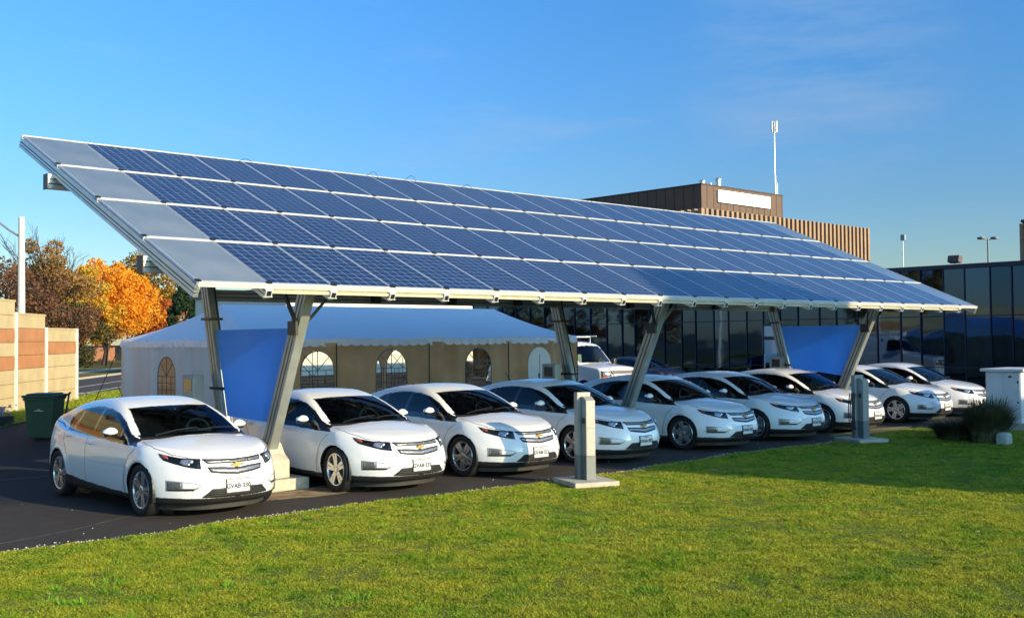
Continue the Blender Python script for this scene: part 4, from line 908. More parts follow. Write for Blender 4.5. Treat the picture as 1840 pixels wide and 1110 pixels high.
def valance(a, c, n):
    b = MB(); L = math.dist(a[:2], c[:2]); K = n*8; vs = []
    nx, ny = (c[1]-a[1])/L, -(c[0]-a[0])/L
    for i in range(K+1):
        u = i/K; sc = abs(sin(pi*u*n)); x, y = a[0]+(c[0]-a[0])*u, a[1]+(c[1]-a[1])*u; w = .012*sin(u*n*pi*2)
        bay = -.03*abs(sin(pi*u*round(L/3))); vs += [(x+nx*(.015), y+ny*(.015), EZ+bay), (x+nx*(.04+w), y+ny*(.04+w), EZ-.15+bay*.6-.045*sc**.6)]
    b.add(T(vs), [(2*i, 2*i+1, 2*i+3, 2*i+2) for i in range(K)]); return b.build('valance', roof_f, tent, smooth=True)
valance(c00, c10, 36); valance(c10, c11, 24); valance(c11, c01, 36); valance(c01, c00, 24)
def arch_poly(x0, x1, zb, zt):
    r = (x1-x0)/2; cx = (x0+x1)/2; return [(x0, zb), (x1, zb)]+[(cx+r*cos(pi*k/16), zt-r+r*sin(pi*k/16)) for k in range(17)]
def tent_wall(p0, p1, holes, seed):
    """fabric wall from p0 to p1 with window openings given as (u0,u1,zb,zt)"""
    L = math.dist(p0, p1); h = .045; na = int(L/h); nb = int(2.1/h); ga = np.linspace(0, L, na); gb = np.linspace(.02, 2.14, nb); a, z = np.meshgrid(ga, gb, indexing='ij')
    polys = [arch_poly(*q) for q in holes]; inside = np.zeros(a.shape)
    for _ in range(2):
        for pl_ in polys:
            f = sdp(a, z, pl_); e = 1e-4; fa = (sdp(a+e, z, pl_)-f)/e; fb = (sdp(a, z+e, pl_)-f)/e; m = np.abs(f) < .6*h; a = np.where(m, a-f*fa, a); z = np.where(m, z-f*fb, z)
    d = np.full(a.shape, 9.)
    for pl_ in polys: d = np.minimum(d, np.maximum(sdp(a, z, pl_), 0))
    r = np.random.default_rng(seed); ph = r.uniform(0, 6, 6); w = sum(.020*np.sin(a*(2.3+1.7*k)+ph[k]+z*.4*(k % 3-1)) for k in range(6))*np.clip(d*3+.25, 0, 1)
    w += .05*np.sin(a*2*pi/1.45)*(1-z/2.2)*np.clip(d*3+.2, 0, 1)
    ux, uy = (p1[0]-p0[0])/L, (p1[1]-p0[1])/L; nx, ny = uy, -ux
    P = np.stack([p0[0]+ux*a+nx*w-6.5, p0[1]+uy*a+ny*w-10, z], -1)
    ca = (a[:-1, :-1]+a[1:, 1:]+a[1:, :-1]+a[:-1, 1:])/4; cz = (z[:-1, :-1]+z[1:, 1:]+z[1:, :-1]+z[:-1, 1:])/4; ok = np.ones(ca.shape, bool)
    for pl_ in polys: ok &= sdp(ca, cz, pl_) > 0
    idx = np.arange(a.size).reshape(a.shape); F = np.stack([idx[:-1, :-1], idx[1:, :-1], idx[1:, 1:], idx[:-1, 1:]], -1)[ok]
    wl = np_mesh('wall', P.reshape(-1, 3), F, wall_e if seed == 2 else wall_f, tent, smooth=True)
    for (u0, u1, zb, zt), pl_ in zip(holes, polys):
        q = lambda u, z, o=0: (p0[0]+ux*u+nx*o-6.5, p0[1]+uy*u+ny*o-10, z)
        b = MB(); b.add([q(u, z, .0) for u, z in pl_], [tuple(range(len(pl_)))]); wn = b.build('window', clear_m, wl)
        b = MB(); cx = (u0+u1)/2; R = (u1-u0)/2; k = 3
        for u in [u0+(u1-u0)*j/4 for j in (1, 2, 3)]: b.bar(q(u, zb, .01), q(u, zt-R, .01), .018, .01, (nx, ny, 0))
        z = zb
        while z < zt-R+.05: b.bar(q(u0, z, .01), q(u1, z, .01), .018, .01, (nx, ny, 0)); z += (zt-R-zb)/4
        for an in (45, 90, 135): b.bar(q(cx, zt-R, .01), q(cx+R*cos(RD(an)), zt-R+R*sin(RD(an)), .01), .018, .01, (nx, ny, 0))
        b.tube([q(u, z, .008) for u, z in pl_]+[q(*pl_[0], .008)], .014, 5); b.build('window_bars', M('window_tape', (.16, .14, .12), .7) if seed == 1 and u0 < 2 else WT, wn)
    return wl
WT = M('vinyl_window_tape', (.17, .15, .13), .7)
tent_wall((TX0, TY0), (TX1, TY0), [(7.78-6.5, 8.72-6.5, .75, 1.94), (9.98-6.5, 10.95-6.5, .75, 1.96), (12.97-6.5, 13.9-6.5, .7, 1.95)], 1)
tent_wall((TX0, TY1), (TX0, TY0), [(2.3, 3.3, .6, 1.80)], 2)
tent_wall((TX1, TY1), (TX0, TY1), [(.3, 1.7, .6, 1.95), (1.9, 3.6, .6, 1.95), (3.7, 5.5, .6, 1.95), (6.8, 8.4, .6, 1.95)], 3)
tent_wall((TX1, TY0), (TX1, TY1), [(3.3, 5.6, .5, 1.95)], 4)
# white arched door in the front wall
b = MB(); pl_ = arch_poly(15.28, 16.2, .02, 1.95); b.prism([(x-6.5, -.03, z) for x, z in pl_], (0, -.03, 0)); dr = b.build('door', plast_w, tent)
b = MB(); b.box(15.74-6.5-.006, -.066, .05, 15.74-6.5+.006, -.058, 1.75); b.box(15.69-6.5, -.075, 1.05, 15.73-6.5, -.06, 1.2); b.build('door_handle', black_m, dr)
for x in (6.5, 8.75, 11.65, 14.5, 17.3):
    for y in (TY0, TY1):
        b = MB(); b.tube([(x-6.5, y-10-.08, 0), (x-6.5, y-10-.08, 2.1)], .014, 8); b.build('pole', black_m, tent)
for x, y, dx, dy in ((6.5, 17.2, -.5, .5), (6.5, 10, -.9, -.9)):
    b = MB(); b.tube([(x-6.5, y-10, 2.2), (x-6.5+dx*1.4, y-10+dy*1.4, .02)], .012, 5); b.build('guy_rope', black_m, tent)
b = MB()
for i in range(40): b.ball((12.3+.3*r_.gauss(0, 1), 9.6+.1*r_.gauss(0, 1), 1.0+.1*r_.gauss(0, 1)), .06, 5, 4)
# ------------------------------------------------------------------ glass building on the right
KX = 34.2; ZR = 4.76
def mirror_glass():
    b = NB('dark_mirror_glass'); p = b.pos(); n = b.noise(b.coord('Object', (1, .55, .55)), .8, 2)
    oi = b.new('ObjectInfo'); c = b.ramp(oi.outputs['Random'], [(0, (.028, .052, .100)), (1, (.052, .090, .155))])
    b.set(base=c, metal=1., rough=.03, spec=.5); b.bump(n, .25, .035); return b.m
mg = mirror_glass(); mull_m = M('navy_mullion', (.008, .018, .045), .35, .3, .1, 4); spand = M('dark_fascia', (.03, .045, .055), .4, .3)
gb = empty('glass_building', (KX, 0, 0), 0, 'low dark glass building with navy mullions at the right behind the cars', 'building')
ys = [1.9, 2.65, 3.3, 4.06, 4.85, 5.81, 6.63, 7.56, 8.39, 9.38, 10.25, 11.21, 11.99, 13.02, 13.9, 14.75, 15.61, 16.59, 17.39, 18.42, 19.22, 20.25, 21.15, 22.07, 22.89, 23.9, 25.0, 26.1, 27.2, 28.3, 29.4, 30.5, 31.6, 32.8, 34]
zs = [.10, .95, 2.90, ZR-.06]
b = MB(); b.box(.12, 1.9, 0, 16, 34, ZR-.08); b.build('core', spand, gb)
b = MB(); b.box(-.06, 1.8, ZR-.06, 16.1, 34.1, ZR+.10); b.build('parapet', mull_m, gb)
b = MB(); b.box(-.03, 1.8, 0, .11, 34.1, .10); b.build('plinth', concrete, gb)
door_bay = (13.9, 14.75)
for i in range(len(ys)-1):
    b = MB(); a, e = ys[i]+.016, ys[i+1]-.016; tl = pr_.gauss(0, .004); t2 = pr_.gauss(0, .003)
    for z0, z1 in ((zs[0], zs[1]), (zs[1], zs[2]), (zs[2], zs[3])):
        x0, x1, x2, x3 = (tl*(e-a), -tl*(e-a), -tl*(e-a)+t2*(z1-z0), tl*(e-a)+t2*(z1-z0))
        b.add([(.02+x0, a, z0+.014), (.02+x1, e, z0+.014), (.02+x2, e, z1-.014), (.02+x3, a, z1-.014)], [(0, 3, 2, 1)])
    b.build('window', mg, gb)
b = MB()
for y in ys: b.box(-.04, y-.018, .1, .06, y+.018, ZR-.06)
for z in zs[1:3]:
    for i in range(len(ys)-1): b.box(-.03, ys[i]+.018, z-.018, .05, ys[i+1]-.018, z+.018)
b.build('mullion_grid', mull_m, gb)
# entrance door with pale glass panes and the notice beside it
pane_m = M('pale_glass_pane', (.22, .42, .50), .12, 0, .1, 1, coat=1)
dr = empty('door'); dr.parent = gb
b = MB(); 
for y0, y1, z0, z1 in ((13.92, 14.0, .1, 2.75), (14.66, 14.74, .1, 2.75), (14.0, 14.66, 2.05, 2.2), (14.0, 14.66, 2.65, 2.75), (14.0, 14.66, .1, .3), (14.0,14.66,.98,1.06)): b.box(-.09, y0, z0, -.052, y1, z1)
b.build('door_frame', mull_m, dr)
b = MB(); b.box(-.08, 14.0, 1.06, -.06, 14.66, 2.05); b.box(-.08, 14.0, 2.2, -.06, 14.66, 2.65); b.build('door_pane', pane_m, dr)
b = MB(); b.tube([(-.09, 14.60, .8), (-.15, 14.60, .8), (-.15, 14.60, 1.4), (-.09, 14.60, 1.4)], .015, 6); b.build('door_handle', plast_w, dr)
b = MB(); b.box(-.075, 13.05, 1.0, -.055, 13.85, 2.6); nb_ = b.build('notice_panel', M('notice_glass', (.20, .33, .36), .3, 0, .1, 1), gb)
text_mesh('SAKA', .24, 'sign_lettering', M('sign_white', (.62, .68, .68), .5), nb_, (-.085, 13.50, 1.62), (pi/2, 0, -pi/2), .002)
b = MB(); b.box(-.085, 13.15, 1.10, -.077, 13.5, 1.2); b.build('notice_slot', M('sign_pale', (.55, .62, .62), .5), nb_)
# things on its roof
fl = empty('roof_floodlight', (35, 6.53, ZR+.1), 0, 'dark box floodlight on the edge of the glass building roof', 'floodlight')
b = MB(); b.bar((0, 0, .08), (0, 0, .2), .05, .05); b.build('bracket', black_m, fl); b = MB(); b.prism([(-.18, -.22, .15), (.12, -.22, .10), (.20, -.22, .34), (-.12, -.22, .40)], (0, .44, 0)); b.build('lamp_housing', M('rusty_housing', (.10, .06, .045), .6), fl)
tw = empty('twin_lamp_post', (52, 12.54, 0), 0, 'grey mast with two flat lamp heads rising behind the glass building', 'lamp post')
z_ = 7.3; b = MB(); b.tube([(0, 0, 0), (0, 0, z_)], .05, 8); b.build('mast', M('mast_green_grey', (.10, .13, .13), .5, .3), tw)
for s in (-1, 1):
    b = MB(); b.bar((s*.05*.73, -s*.05*.68, z_-.06), (s*.25*.73, -s*.25*.68, z_+.0), .05, .05); b.ball((s*.36*.73, -s*.36*.68, z_+.04), (.19, .19, .075), 12, 6, .6); b.build('lamp_head', M('lamp_head_grey', (.20, .20, .19), .5), tw, smooth=False)
an = empty('roof_antenna_mast', (37, 9.67, ZR), 0, 'thin mast with small square panel on the glass building roof', 'antenna')
b = MB(); b.tube([(0, 0, 0), (0, 0, 1.5)], .018, 6); b.build('mast', alu, an); b = MB(); b.box(-.07, -.11, 1.42, .05, .07, 1.66); b.build('antenna_panel', M('antenna_grey', (.25, .30, .33), .5), an)

# ------------------------------------------------------------------ brown tower behind
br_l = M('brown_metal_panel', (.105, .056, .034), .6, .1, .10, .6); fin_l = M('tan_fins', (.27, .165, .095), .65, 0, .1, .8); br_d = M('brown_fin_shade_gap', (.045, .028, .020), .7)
tower = empty('office_tower', (82.55, 54.33, 0), 0, 'brown office block with vertical fins and blank white sign behind the canopy', 'building')
b = MB(); b.box(0, 0, 12, 14.6, 17, 17.6); b.build('penthouse', br_l, tower)
b = MB()
for k in range(13): b.box(.9+k*1.13, -.03, 14, .93+k*1.13, -.002, 17.5)
for k in range(14): b.box(-.03, 1.0+k*1.2, 14, -.002, 1.05+k*1.2, 17.55)
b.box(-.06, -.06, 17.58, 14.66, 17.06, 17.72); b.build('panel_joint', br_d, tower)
b = MB(); b.box(2.6, -.22, 16.0, 11.9, -.04, 17.25); b.build('blank_sign', M('white_sign', (.95, .95, .94), .5, 0, .01, 1), tower)
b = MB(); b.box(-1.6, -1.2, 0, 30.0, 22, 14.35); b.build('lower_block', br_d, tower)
b = MB()
for k in range(38): x = -1.6+k*.85; b.box(x, -1.75, 0, x+.40, -1.205, 14.9)
for k in range(26): y = -1.6+k*.85; b.box(-2.15, y, 0, -1.605, y+.40, 14.9)
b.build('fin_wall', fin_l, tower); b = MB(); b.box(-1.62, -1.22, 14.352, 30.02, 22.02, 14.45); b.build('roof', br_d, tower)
for x, r, h in ((4.2, .26, .9), (7.0, .28, 1.35)):
    b = MB(); b.tube([(x, 3, 17.7), (x, 3, 17.7+h)], r, 14); b.lathe([(r+.08, 17.7+h), (r+.08, 17.76+h), (0, 17.95+h)], 14, 'z', (x, 3, 0)); b.build('vent_pipe', alu, tower)
for x, y, h, r in ((5.7, 3, .9, .08), (11, 4, .6, .05)): b = MB(); b.tube([(x, y, 17.7), (x, y, 17.7+h)], r, 8); b.build('vent_pipe', alu, tower)
am = empty('cell_mast', (96.4, 54.75, 17.7), 0, 'tall thin phone mast with panel antennas on top of the brown tower', 'mast')
b = MB(); b.tube([(0, 0, -.1), (0, 0, 2.2)], .09, 8); b.tube([(0, 0, 2.2), (0, 0, 8.0)], .045, 8); b.tube([(.45, 0, -.1), (.45, 0, 1.4)], .03, 6); b.build('mast', alu, am)
for a in range(3):
    b = MB(); x, y = .26*cos(a*2.1+.5), .26*sin(a*2.1+.5); b.box(x-.12, y-.08, 6.9, x+.12, y+.08, 8.1); b.bar((0, 0, 7.2), (x, y, 7.2), .04, .04); b.bar((0, 0, 7.8), (x, y, 7.8), .04, .04); b.build('antenna_panel', plast_w, am)
# second finned block at the right edge
t2 = empty('office_block', (60.6, 3.5, 0), 0, 'edge of a second tan finned block at the right border', 'building')
b = MB(); b.box(0, 0, 0, 8, 10.63, 8.85); b.build('wall', fin_l, t2); b = MB(); b.box(-.1, -.1, 8.87, 8.1, 10.7, 9.05); b.build('parapet', br_d, t2)
b = MB()
for k in range(20): b.box(-.2, .1+k*.55, 0, -.003, .3+k*.55, 8.8)
b.build('fin_wall', fin_l, t2)
# building beyond the near right, out of frame: its shadow lies over the lawn and the middle cars
ow = M('tan_brick', (.32, .22, .14), .85, 0, .15, .8); og = mg
of = empty('campus_building', (12.9, -24, 0), 0, 'long tan brick building across the lawn, outside the photograph', 'building')
ta = math.tan(SUN_EL)/cos(SUN_AZ)*1.0; DY = 24.0; SH = math.tan(SUN_AZ)*DY     # at Y=-24 the shadow line shifts by SH in X
hz = lambda z_at_y0: z_at_y0 + DY*math.tan(SUN_EL)/cos(SUN_AZ)
ox = lambda x_at_y0: x_at_y0 + SH - 12.9
b = MB()
prof = [(ox(7.3), 0), (ox(36), 0), (ox(36), hz(-.50)), (ox(15.9), hz(-.50)), (ox(15.6), hz(2.9)), (ox(14.0), hz(4.0)), (ox(10.1), hz(4.0)), (ox(9.0), hz(2.75)), (ox(7.3), hz(2.6))]
b.prism([(x, 0, z) for x, z in prof], (9*math.tan(SUN_AZ), -9, 0)); b.build('wall', ow, of)
for fl_ in range(3):
    for k in range(11):
        b = MB(); b.box(ox(8.6+k*2.4), .003, 1.0+fl_*2.6, ox(8.6+k*2.4)+1.5, .05, 2.6+fl_*2.6); b.build('window', og, of)
# ------------------------------------------------------------------ metal cabinet, stone, ornamental grass
cb = empty('utility_cabinet', (18.95, -2.33, 0), 0, 'white metal utility cabinet with overhanging lid at the right edge', 'cabinet')
cbm = M('cabinet_enamel', (.62, .64, .66), .45, 0, .05, 3, .1, .002)
b = MB(); b.box(0, 0, .17, 1.3, .80, 1.33); b.build('housing', cbm, cb, bevel=.008)
b = MB(); b.box(-.09, -.09, 1.335, 1.39, .89, 1.40); b.build('lid', cbm, cb, bevel=.012)
b = MB(); b.box(-.012, .02, .36, -.001, .39, 1.30); b.build('door', cbm, cb, bevel=.004); b = MB(); b.box(-.012, .41, .36, -.001, .78, 1.30); d2 = b.build('door', cbm, cb, bevel=.004)
b = MB(); 
for z in (.62, 1.08): b.box(-.03, .05, z, -.0125, .08, z+.04)
b.box(-.03, .20, 1.2, -.0125, .27, 1.24); b.build('latch', black_m, d2)
b = MB()
for k in range(3): b.box(-.006, .12, .215+k*.035, -.0005, .32, .228+k*.035)
b.build('vent_slots', black_m, cb)
b = MB(); b.box(-.08, -.08, 0, 1.38, .88, .168); b.build('plinth', concrete, cb)
bb = MB(); bb.ball((15.55, -3.35, .10), (.15, .13, .15), 12, 8, .55); st_ = bb.build('boulder', M('pale_stone', (.42, .43, .38), .9, 0, .25, 9, .5, .02)); tag(st_, 'pale block of stone beside the ornamental grass clump', 'stone')
def grass_clump(name, x, y, R, H, n, mat, seed, lab, cat='grass clump'):
    r = np.random.default_rng(seed); V = []; F = []; k = 0
    for i in range(n):
        a = r.uniform(0, 2*pi); rr = R*.6*r.uniform(0, 1)**.5; bx, by = rr*cos(a), rr*sin(a); la = a+r.normal(0, .5); h = H*r.uniform(.55, 1.05); sp = R*r.uniform(.2, 1.1); w = r.uniform(.006, .012)
        pts = [(bx+cos(la)*sp*t**2, by+sin(la)*sp*t**2, h*(t*1.25-.42*t**3*(sp/R))) for t in (0, .35, .7, 1.0)]; px_, py_ = -sin(la)*w, cos(la)*w
        for j, p in enumerate(pts): s = (1, .9, .6, .12)[j]; V += [(p[0]-px_*s, p[1]-py_*s, max(p[2], .0)), (p[0]+px_*s, p[1]+py_*s, max(p[2], .0))]
        for j in range(3): F.append((k+2*j, k+2*j+1, k+2*j+3, k+2*j+2))
        k += 8
    o = np_mesh(name, V, F, mat); o.location = (x, y, 0); return tag(o, lab, cat)
og_m = M('ornamental_grass_green', (.085, .090, .038), .7, 0, .6, 6)
grass_clump('ornamental_grass', 15.75, -2.95, .52, .84, 2600, og_m, 11, 'tall dark tuft of ornamental grass in front of the cabinet')
grass_clump('low_grass_clump', 16.0, -2.2, .62, .42, 1900, og_m, 12, 'low dark spreading grass clump left of the tall tuft')

# ------------------------------------------------------------------ wheelie bin, flower bed
bn = empty('wheelie_bin', (2.92, 13.1, 0), RD(-40), 'dark green wheelie bin with closed lid behind the first car', 'waste bin')
bin_m = M('bin_green', (.009, .048, .028), .5, 0, .15, 5)
b = MB(); b.add([(-.26,-.30,.05),(.26,-.30,.05),(.26,.30,.05),(-.26,.30,.05),(-.33,-.38,.96),(.33,-.38,.96),(.33,.38,.96),(-.33,.38,.96)], [(0,3,2,1),(4,5,6,7),(0,1,5,4),(1,2,6,5),(2,3,7,6),(3,0,4,7)]); b.box(-.35, -.40, .90, .35, .40, .955); b.build('bin_body', bin_m, bn, bevel=.015)
b = MB(); b.box(-.37, -.42, .96, .37, .40, 1.02); b.box(-.30, -.34, 1.02, .30, .34, 1.05); b.build('lid', bin_m, bn, bevel=.02)
b = MB(); b.tube([(.34, .30, .95), (.46, .34, 1.04), (.48, .2, 1.04), (.46, .0, .5)], .022, 6); b.build('handle', black_m, bn)
for s in (-1, 1): b = MB(); b.tube([(s*.28-.03, .34, .11), (s*.28+.03, .34, .11)], .11, 14); b.build('wheel', rubber, bn)
b = MB(); b.box(-.10, -.372, .66, .10, -.366, .672); b.box(-.03, -.373, .69, .03, -.367, .70); b.build('label_strip', M('bin_label', (.45, .50, .48), .6), bn)
bed = empty('planting_bed', (2.2, 17.0, 0), RD(53), 'dark edged bed of pale lavender flowers before the noise wall', 'flower bed')
b = MB(); b.box(-4, -.5, 0, 2.6, .5, .22); b.build('bed_edging', M('dark_soil', (.014, .012, .012), .95, 0, .4, 9, .5, .03), bed, bevel=.03)
rr_ = np.random.default_rng(8); n = 5200; P = np.stack([rr_.uniform(-4, 2.5, n), rr_.normal(0, .22, n), rr_.uniform(.2, .5, n)*(.8+.35*np.sin(rr_.uniform(-4, 2.5, n)))], 1); P[:, 2] = .2+.28*rr_.uniform(0, 1, n)**.7*(.6+.5*np.abs(np.sin(P[:, 0]*2.3)))
Q = rr_.normal(0, .035, (n, 3, 3)); np_mesh('flower_heads', (P[:, None]+Q).reshape(-1, 3), np.arange(3*n).reshape(-1, 3), M('lavender_flowers', (.26, .27, .38), .8, 0, .5, 12), bed)

# ------------------------------------------------------------------ noise wall
wl_t = M('tan_block', (.47, .375, .205), .9, 0, .10, 1.5, .3, .01, spec=.1); wl_o = M('terracotta_block', (.41, .195, .09), .9, 0, .12, 2, .3, .01, spec=.1); wl_p = M('wall_post', (.60, .60, .58), .6, 0, .06, 4)
wall = empty('noise_wall', (5.42, 23.82, 0), math.atan2(.795, .607), 'tan and terracotta block noise wall stepping down to the right', 'wall')
def noise_bay(x0, x1, h, cols):
    b = MB(); n = len(cols); hh = h/n
    for i, cc in enumerate(cols): b.cur = cc; b.box(x0+.07, -.10, i*hh+.006, x1-.07, .10, (i+1)*hh-.008)
    b.cur = 2; b.box(x0+.06, -.085, 0, x1-.06, .085, h-.02); pn = b.build('wall_panel', [wl_t, wl_o, groove_m], wall)
    if 1 in cols:
        b = MB()
        for i, cc in enumerate(cols):
            if cc == 1:
                k = int((x1-x0)/.115)
                for j in range(k): u = x0+.12+j*.115; b.box(u, -.106, i*hh+.02, u+.07, -.101, (i+1)*hh-.02)
        b.build('block_ribs', wl_o, pn)
    b = MB(); b.box(x0+.02, -.12, h-.008, x1-.02, .12, h+.05); b.build('coping', wl_t, wall)
bays = [(x, x+4, 4.0, (0,0,0,1,0,1,0,0)) for x in (-17.4, -13.4)]+[(-9.4, -5.4, 4.0, (0,0,0,1,0,1,0,0)), (-5.4, -2.6, 3.6, (0,0,0,1,0,1,0)), (-2.6, 1.1, 3.56, (0,0,0,1,0,1,0,0)), (1.1, 4.15, 3.16, (0,0,0,1,1,1,0)), (4.15, 7.82, 2.70, (0,0,0,0,1,0))]
for x0, x1, h, cc in bays: noise_bay(x0, x1, h, cc)
for x0, x1, h, cc in bays+[(7.82, 0, 2.70, ())]:
    b = MB(); b.box(x0-.07, -.16, 0, x0+.07, .16, h+.06); b.build('post', wl_p, wall)
# ------------------------------------------------------------------ street lamp left
lp_ = empty('street_lamp', (9.58, 34.05, 0), 0, 'white concrete street lamp pole rising behind the noise wall', 'street lamp')
b = MB(); b.tube([(0, 0, 0), (0, 0, 7.4)], [.17, .12], 12); b.build('pole', M('pale_concrete_pole', (.62, .58, .50), .8, 0, .1, 3), lp_)
b = MB(); b.tube([(0, 0, 6.55), (-.35, .32, 6.85), (-1.2, 1.1, 7.75)], .045, 8); b.build('arm', alu, lp_)
b = MB(); b.ball((-1.45, 1.33, 7.95), (.35, .35, .10), 12, 6); b.build('lamp_head', alu, lp_)

# ------------------------------------------------------------------ trees
def leafm(name, cols, tr=.35):
    b = NB(name); p = b.pos(); n = b.noise(p, .8, 4, .65); n2 = b.noise(p, 7, 2); k = len(cols)
    c = b.ramp(n, [(.3+.4*i/(k-1), col) for i, col in enumerate(cols)]); c = b.mix(b.math('MULTIPLY', n2, .5), c, cols[-1])
    b.set(base=c, rough=.7, spec=.2); t = b.new('BsdfTranslucent'); b.l(c, t.inputs[0]); m = b.new('MixShader'); m.inputs[0].default_value = tr
    b.l(b.b.outputs[0], m.inputs[1]); b.l(t.outputs[0], m.inputs[2]); b.l(m.outputs[0], b.out.inputs[0]); return b.m
bark = M('bark', (.055, .040, .030), .95, 0, .3, 6, .5, .03)
L_or = leafm('orange_leaves', [(.50, .15, .012), (.80, .30, .020), (.88, .46, .040)], .4); L_ye = leafm('yellow_leaves', [(.45, .27, .03), (.70, .45, .06)], .4)
L_br = leafm('brown_leaves', [(.13, .09, .05), (.27, .15, .055), (.42, .24, .06)]); L_rd = leafm('russet_leaves', [(.09, .050, .030), (.20, .095, .05)])
L_ol = leafm('olive_leaves', [(.08, .085, .02), (.22, .15, .025), (.42, .21, .03)]); L_gn = leafm('conifer_needles', [(.010, .028, .014), (.030, .055, .022)], .15); L_rs = leafm('rust_leaves', [(.24, .055, .02), (.48, .14, .025)])
def tree(name, x, y, H, R, z0, mat, n, leaf, seed, lab, cat='tree', trunk_r=.16, gaps=.25, shape='round', group=None, limbs=9):
    r = np.random.default_rng(seed); t = empty(name, (x, y, 0), 0, lab, cat, group)
    b = MB(); cz = z0+(H-z0)*.45; tips = []
    b.tube([(0, 0, 0), (.05*R, 0, z0*.6+.1), (0, .05*R, cz), (0, 0, H*.82)], [trunk_r, trunk_r*.8, trunk_r*.5, trunk_r*.1], 8)
    for k in range(limbs):
        a = 2*pi*k/limbs+r.normal(0, .3); el = r.uniform(.1, 1.1); L = R*r.uniform(.55, .95); hb = z0*.7+(cz-z0*.7)*r.uniform(0, 1.3)
        m = (cos(a)*L*.45*cos(el), sin(a)*L*.45*cos(el), hb+L*.4*sin(el)+.1*L); e = (cos(a)*L*cos(el), sin(a)*L*cos(el), min(hb+L*sin(el)+.25*L, H*.93)); b.tube([(0, 0, hb), m, e], [trunk_r*.4, trunk_r*.25, trunk_r*.05], 5); tips.append(e)
        for q in range(4):
            a2 = a+r.normal(0, .7); l2 = L*.4; e2 = (e[0]*.7+cos(a2)*l2, e[1]*.7+sin(a2)*l2, e[2]*.9+r.uniform(0, .5)*l2); b.tube([m, e2], [trunk_r*.16, .01], 4)
    b.build('trunk', bark, t)
    nc = max(14, int(n/260)); C = []
    for k in range(nc):
        u = r.normal(0, 1, 3); u /= np.linalg.norm(u); rad = r.uniform(.25, .95)**.6
        h = (H-z0)/2; p = np.array([u[0]*R*rad, u[1]*R*rad, z0+h+u[2]*h*rad])
        if shape == 'cone': v = r.uniform(0, 1)**1.5; a = r.uniform(0, 2*pi); rr = R*(1-v)*r.uniform(.5, 1); p = np.array([rr*cos(a), rr*sin(a), z0+(H-z0)*v])
        C.append((p, R*r.uniform(.16, .34)*(1 if shape != 'cone' else .8)))
    ci = r.integers(0, nc, n); cen = np.array([C[i][0] for i in ci]); rad = np.array([C[i][1] for i in ci]); d = r.normal(0, 1, (n, 3)); d /= np.linalg.norm(d, axis=1, keepdims=True)
    P = cen+d*(rad*r.uniform(.3, 1.1, n)**.5)[:, None]*np.array([1, 1, .8]); P = P[P[:, 2] > z0*.85]; n = len(P)
    A = r.normal(0, 1, (n, 3)); A /= np.linalg.norm(A, axis=1, keepdims=True); B = np.cross(A, r.normal(0, 1, (n, 3))); B /= np.linalg.norm(B, axis=1, keepdims=True); s = (leaf*r.uniform(.6, 1.3, n))[:, None]
    V = np.stack([P-A*s, P-B*s*.6, P+A*s, P+B*s*.6], 1).reshape(-1, 3); np_mesh('crown', V, np.arange(4*n).reshape(-1, 4), mat, t)
    return t
def bare_tree(name, x, y, H, seed, lab, spread=.5):
    r = random.Random(seed); t = empty(name, (x, y, 0), 0, lab, 'tree', 'bare trees behind the noise wall'); b = MB()
    def grow(p, d, L, rad, dep):
        e = p+d*L; b.tube([p, (p+e)/2+Vector((r.gauss(0, .03*L), r.gauss(0, .03*L), 0)), e], [rad, rad*.85, rad*.65], 5 if dep > 3 else 3, False)
        if dep == 0: return
        for k in range(3 if dep > 1 else 4):
            nd = (d+Vector((r.gauss(0, spread), r.gauss(0, spread), abs(r.gauss(.15, .3))))).normalized(); grow(p+d*L*r.uniform(.55, 1), nd, L*r.uniform(.6, .8), rad*.6, dep-1)
    grow(Vector((0, 0, 0)), Vector((0, 0, 1)), H*.34, H*.011, 5); b.build('trunk', bark, t); return t
tree('maple_tree', 37.3, 92.2, 10.0, 4.9, 2.3, L_or, 24000, .15, 1, 'bright orange maple beyond the street left of the tent', trunk_r=.30)
tree('maple_tree', 36.4, 89.6, 5.9, 2.6, 2.4, L_ye, 3200, .14, 2, 'low yellow lower boughs on the left side of the orange maple', trunk_r=.1)
tree('broadleaf_tree', 16.4, 49.0, 7.4, 2.6, 1.6, L_br, 8500, .085, 3, 'brown leaved tree just behind the noise wall', trunk_r=.14)
tree('broadleaf_tree', 11.0, 41.0, 6.2, 2.9, 2.0, L_rd, 5500, .085, 4, 'dull red tree at the far left behind the noise wall')
tree('broadleaf_tree', 8.2, 44.0, 8.0, 3.0, 2.2, L_br, 9000, .09, 5, 'brown thin crowned tree at the left border')
tree('broadleaf_tree', 15.2, 47.0, 7.9, 2.0, 3.0, L_br, 3600, .08, 16, 'taller brown crown between the pole and the golden tree')
tree('broadleaf_tree', 17.2, 49.0, 4.4, 2.2, .6, leafm('dark_olive', [(.035, .040, .015), (.09, .085, .03)]), 9000, .08, 6, 'dark olive shrub like tree beside the wall end')
tree('broadleaf_tree', 15.3, 43.5, 4.6, 1.9, 2.2, L_rd, 5000, .07, 26, 'low dark red tree over the wall beside the lamp pole')
tree('broadleaf_tree', 32.2, 86.0, 9.9, 2.6, 3.0, L_ye, 6500, .15, 7, 'golden yellow tree left of and behind the orange maple')
tree('broadleaf_tree', 48.0, 107, 11.6, 5.4, 3.0, L_ol, 13000, .18, 8, 'olive and orange tree behind the maple on its right')
tree('broadleaf_tree', 43.2, 106, 11.6, 4.2, 3.0, L_or, 9000, .18, 9, 'burnt orange crown showing above the maple')
